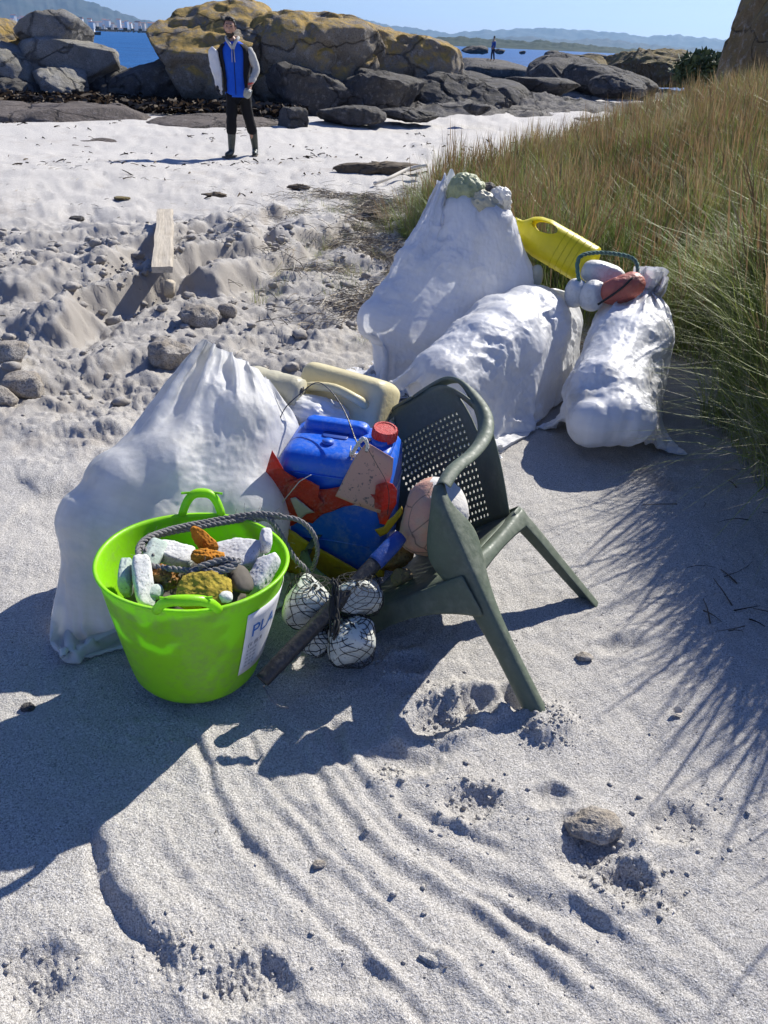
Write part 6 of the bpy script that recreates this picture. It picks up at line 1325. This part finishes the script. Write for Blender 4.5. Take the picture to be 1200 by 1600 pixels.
for s in (-1, 1):
    mb = MB(); mb.tube([(s * .046, -.076, .038), (s * .028, -.091, .043), (s * .014, -.092, .039)], .0045, 6); mb.build('eyebrow', HAIR, head)
    e_ = rock('ear', (s * .077, .008, .0), (.018, .036, .058), SKIN, 5, planes=0, amp=.02, sub=3, exp=2.2, cat=None); e_.parent = head; e_.rotation_euler = (0, 0, s * .3)
n = NT('teeth'); n.set((.6, .57, .52), .4); mb = MB(); mb.tube([(-.016, -.086, -.050), (0, -.092, -.052), (.016, -.086, -.050)], .0032, 6); mb.build('teeth', n.m, head)
Vb = Vh.copy(); sel = ((z < -.36) & (y < .35) & ((z < -.5) | (np.abs(x) > .55)) & ~((np.abs(Vh[:, 0]) < .02) & (z > -.47)))
def shell(name, cond, off, mat, parent, nz=0.0, seed=1):
    idx = np.where(cond)[0]; mp_ = -np.ones(len(Vh), int); mp_[idx] = np.arange(len(idx)); Fk = [f for f in F_ if all(mp_[i] >= 0 for i in f)]
    L = np.linalg.norm(Vh, axis=1)[:, None]; W = Vh + Vh / L * (off + nz * n3(Vh, 45, seed, 3)[:, None]); o = mesh(name, W[idx], [[int(mp_[i]) for i in f] for f in Fk], mat, parent); mod(o, 'SOLIDIFY', thickness=.006, offset=1); return o
shell('beard', sel, .004, HAIR, head, .002)
shell('hair', ((z > .55) | ((y > -.25) & (z > -.15 + .9 * np.maximum(0, -y))) & ~((np.abs(x) > .80) & (z < .12) & (y < .25))) & ~((y < -.55) & (z < .62)), .008, HAIR, head, .006)
V2 = []; 
hq = rock('hair_top', (0, -.005, .100), (.122, .150, .060), HAIR, 6, planes=0, amp=.25, sub=4, exp=2.2, fine=.06, cat=None); hq.parent = head
# jumper (full torso), vest (open at the front)
secs = [(.80, .165, .115, -.02, .065), (.90, .170, .120, -.02, .06), (1.02, .160, .112, -.022, .055), (1.15, .168, .115, -.026, .052), (1.28, .188, .120, -.03, .05), (1.38, .190, .112, -.033, .047), (1.44, .155, .090, -.036, .042), (1.49, .085, .07, -.042, .03), (1.53, .062, .06, -.05, .015)]
secs = smooth_poly(secs, 3)
def torso(name, off, a0, a1, zlo, zhi, mat, seed, amp):
    V = []; K = 56; rows = [s for s in secs if zlo <= s[0] <= zhi]
    for zz, hx_, hy_, ox, oy in rows:
        for k in range(K + 1):
            a = a0 + (a1 - a0) * k / K; e = lambda t: math.copysign(abs(t) ** .85, t); V.append((ox + (hx_ + off) * e(math.cos(a)), oy + (hy_ + off) * e(math.sin(a)), zz))
    V = np.array(V); c_ = np.array([-.03, .05, 0]); d = V - c_; d[:, 2] = 0; d /= np.linalg.norm(d, axis=1)[:, None]; V += d * (amp * n3(V * [1, 1, 1.8], 9, seed, 3))[:, None]
    o = mesh(name, V, grid_faces(len(rows), K + 1).tolist(), mat, man); mod(o, 'SOLIDIFY', thickness=.008, offset=1); return o
torso('blue_jumper', .004, 0, 2 * math.pi, .80, 1.50, BLUEJ, 3, .006)
torso('vest', .024, math.radians(-52), math.radians(232 - 2), .84, 1.47, VEST, 4, .012)
mb = MB(); mb.tube([(-.022, -.082, 1.42), (-.022, -.085, 1.25), (-.022, -.078, 1.05), (-.022, -.074, .83)], .004, 6); mb.build('zip', VEST, man)
# hood and drawstrings
mb = MB(); mb.tube(smooth_poly([(-.028, -.080, 1.40), (-.075, -.070, 1.46), (-.125, -.015, 1.52), (-.125, .06, 1.54), (-.05, .105, 1.54), (.03, .06, 1.54), (.03, -.015, 1.52), (-.005, -.070, 1.46), (-.024, -.082, 1.40)], 4), .022, 10); mb.build('hood', GREYS, man)
for s in (-1, 1): mb = MB(); mb.tube([(-.025 + s * .012, -.098, 1.42), (-.025 + s * .018, -.104, 1.34), (-.025 + s * .020, -.100, 1.24)], .0045, 6); mb.build('drawstring', GREYS, man)
# sleeves
P2, E2 = chain((.145, .05, 1.415, .068), (.19, .052, 1.35, .074), (.235, .05, 1.26, .070), (.275, .045, 1.165, .062), (.255, -.02, 1.09, .056), (.215, -.08, 1.01, .048), (.198, -.105, .975, .040)); crinkle(skin_mesh('sleeve', P2, E2, GREYS, man), .012, 14, 7)
P2, E2 = chain((-.205, .06, 1.415, .064), (-.245, .065, 1.33, .066), (-.285, .07, 1.23, .062), (-.305, .065, 1.14, .056), (-.30, .01, 1.05, .050), (-.285, -.045, .965, .040)); crinkle(skin_mesh('sleeve', P2, E2, SHADE_SLEEVE, man), .008, 14, 8)  # arm on the shadowed side: the shade is put into the cloth colour
# trousers
P2 = [(-.02, .06, .90, .115, .15), (-.105, .04, .80, .105), (-.11, .0, .64, .090), (-.115, -.03, .50, .080), (-.13, -.015, .38, .084), (-.135, -.0, .29, .082), (.078, .075, .80, .105), (.095, .09, .64, .090), (.118, .11, .49, .080), (.14, .18, .38, .084), (.150, .205, .29, .082)]
crinkle(skin_mesh('trousers', P2, [(0, 1), (1, 2), (2, 3), (3, 4), (4, 5), (0, 6), (6, 7), (7, 8), (8, 9), (9, 10)], TRS, man), .012, 12, 9)
def boot(x0, y0, x1, y1, yaw):
    P2, E2 = chain((x0, y0, .40, .070), (x0 * .6 + x1 * .4, y0 * .6 + y1 * .4, .25, .064), (x1, y1, .12, .050), (x1, y1 - .01, .055, .050), (x1 - .07 * math.sin(yaw), y1 - .10, .045, .046), (x1 - .11 * math.sin(yaw), y1 - .18, .038, .034))
    o = skin_mesh('boot', P2, E2, BOOT, man); mb = MB(); mb.box((x1 - .05 * math.sin(yaw), y1 - .075, .010), (.085, .27, .020), Matrix.Rotation(-yaw, 3, 'Z')); mb.build('sole', DK, o, smooth=False); return o
boot(-.13, -.005, -.150, .0, .45); boot(.150, .195, .165, .25, -.1)
def hand(name, wrist, fwd, palm_n, curl, s, parent, mat=SKIN):
    """five-fingered hand: fwd along the fingers, palm_n out of the palm"""
    f = Vector(fwd).normalized(); pn_ = Vector(palm_n); pn_ = (pn_ - f * pn_.dot(f)).normalized(); sd = f.cross(pn_) * s; w = Vector(wrist)
    pts = [(*(w), .026, .020), (*(w + f * .045), .038, .018), (*(w + f * .085), .040, .016)]; ed = [(0, 1), (1, 2)]
    for k, (o_, L_) in enumerate(((-.028, .066), (-.009, .076), (.010, .072), (.028, .056))):
        b = len(pts); p = w + f * .088 + sd * o_; d = f.copy(); pts.append((*p, .010)); ed.append((2, b))
        for j in range(3):
            d = (Matrix.Rotation(curl * (.5 + .25 * j), 3, sd * s) @ d); p = p + d * L_ * (.45, .32, .26)[j]; pts.append((*p, .009 - .001 * j)); ed.append((b + j, b + j + 1))
    b = len(pts); p = w + f * .03 - sd * .034; pts.append((*p, .012)); ed.append((1, b)); p = p + (f * .6 - sd * .5 + pn_ * .45).normalized() * .035; pts.append((*p, .0105)); ed.append((b, b + 1)); p = p + (f * .8 + pn_ * .5).normalized() * .03; pts.append((*p, .009)); ed.append((b + 1, b + 2))
    return skin_mesh(name, pts, ed, mat, parent)
hand('hand', (.192, -.118, .955), (-.12, -.25, -1), (-.9, -.3, .1), .75, 1, man)
n = NT('dark_glove'); n.set((.03, .03, .03), .8); hand('hand', (-.280, -.062, .945), (.12, -.35, -1), (.9, -.2, .1), .55, -1, man, n.m)
mb = MB(); mb.tube([(.205 + .036 * math.cos(a), -.100 + .036 * math.sin(a), .985 + .01 * math.cos(a)) for a in np.linspace(0, 6.283, 17)], .010, 8, cap=False); n = NT('red_band'); n.set((.5, .03, .03), .5); mb.build('wristband', n.m, man)
mw = Matrix.Translation(man.location)
# items he carries
o = rock('carried_bottle', mw @ Vector((.165, -.165, .87)), (.115, .105, .16), plastic('clear_bottle_plastic', (.30, .32, .30), .15, .4, (.12, .12, .1), 14, .003), 71, exp=2.6, amp=.12, sub=4, label='scuffed dark bottle held in the walking man\'s hand', cat='bottle'); o.rotation_euler = (.3, .5, 0)
XS = []; 
V = []; m_, k_ = 26, 28
for i in range(m_):
    t = i / (m_ - 1); cx_, cy_, cz_ = -.335 + .095 * t ** 1.2, .0 - .06 * t, 1.42 - .60 * t; wv = (.075 * math.sin(math.pi * min(1, .16 + t * .86)) ** .55 + .012) * (1 - .35 * t) * float(sst(-.02, .10, np.array(t)))
    for j in range(k_):
        a = 2 * math.pi * j / k_; V.append((cx_ + wv * math.cos(a), cy_ - .02 + wv * .62 * math.sin(a), cz_))
V = np.array(V); V += (.016 * n3(V * [1, 1, .8], 12, 44, 3))[:, None] * np.array([1, .6, .2]) + (.010 * (1 - 2 * np.abs(n3(V, 16, 47, 2))))[:, None] * np.array([.8, .6, 0])
o = mesh('folded_sack', V, grid_faces(m_, k_, True).tolist() + [list(range(k_))[::-1], [(m_ - 1) * k_ + i for i in range(k_)]], SM_A); o.location = man.location; tag(o, 'rolled white sack clamped under the walking man\'s arm', 'sack')
# distant walker in blue
db = G(768, 96, -.05)
db = D(769, 95, 60.0); zf = db.z
dm = empty('person', db, 'tiny distant person in a blue jacket standing on the rock shelf by the sea', 'person')
s_ = (db - Vector((0, 0, CAMH))).dot(_f) * 40 / FOC / 1.21 / 1.78
dm.scale = (s_, s_, s_); dm.rotation_euler.z = -1.2
P2 = [(0, 0, .93, .11, .14), (0, 0, 1.15, .11, .14), (0, 0, 1.38, .12, .16), (0, -.01, 1.5, .05), (0, -.02, 1.60, .07), (0, -.02, 1.68, .075), (-.19, 0, 1.36, .06), (-.24, .02, 1.1, .05), (-.20, -.08, .9, .04), (.19, 0, 1.36, .06), (.24, .02, 1.1, .05), (.21, -.05, .88, .04), (-.09, 0, .85, .09), (-.10, -.06, .48, .065), (-.11, -.04, .06, .05), (-.11, -.16, .04, .04), (.09, 0, .85, .09), (.10, .04, .48, .065), (.11, .12, .06, .05), (.11, .0, .04, .04)]
E2 = [(0, 1), (1, 2), (2, 3), (3, 4), (4, 5), (2, 6), (6, 7), (7, 8), (2, 9), (9, 10), (10, 11), (0, 12), (12, 13), (13, 14), (14, 15), (0, 16), (16, 17), (17, 18), (18, 19)]
skin_mesh('body', P2, E2, SKIN, dm, 1)
P3 = [(0, 0, .84, .15, .17), (0, 0, 1.12, .14, .17), (0, 0, 1.36, .14, .18), (-.20, 0, 1.36, .08), (-.25, .02, 1.1, .07), (-.21, -.07, .92, .055), (.20, 0, 1.36, .08), (.25, .02, 1.1, .07), (.22, -.04, .90, .055)]
n = NT('blue_jacket'); n.set((.03, .10, .38), .7); skin_mesh('jacket', P3, [(0, 1), (1, 2), (2, 3), (3, 4), (4, 5), (2, 6), (6, 7), (7, 8)], n.m, dm, 1)
P4 = [(0, 0, .90, .12, .15), (-.09, 0, .80, .105), (-.10, -.06, .48, .08), (-.11, -.04, .08, .065), (.09, 0, .80, .105), (.10, .04, .48, .08), (.11, .12, .08, .065)]
n = NT('navy_trousers'); n.set((.02, .03, .07), .8); skin_mesh('trousers', P4, [(0, 1), (1, 2), (2, 3), (0, 4), (4, 5), (5, 6)], n.m, dm, 1)
mb = MB(); mb.tube([(0, .01, 1.66), (0, .01, 1.74), (0, 0, 1.785)], [.083, .082, .03], 10); mb.build('hair', HAIR, dm)

for o in list(COL.objects):
    if o.parent is not None and 'category' in o: del o['category']
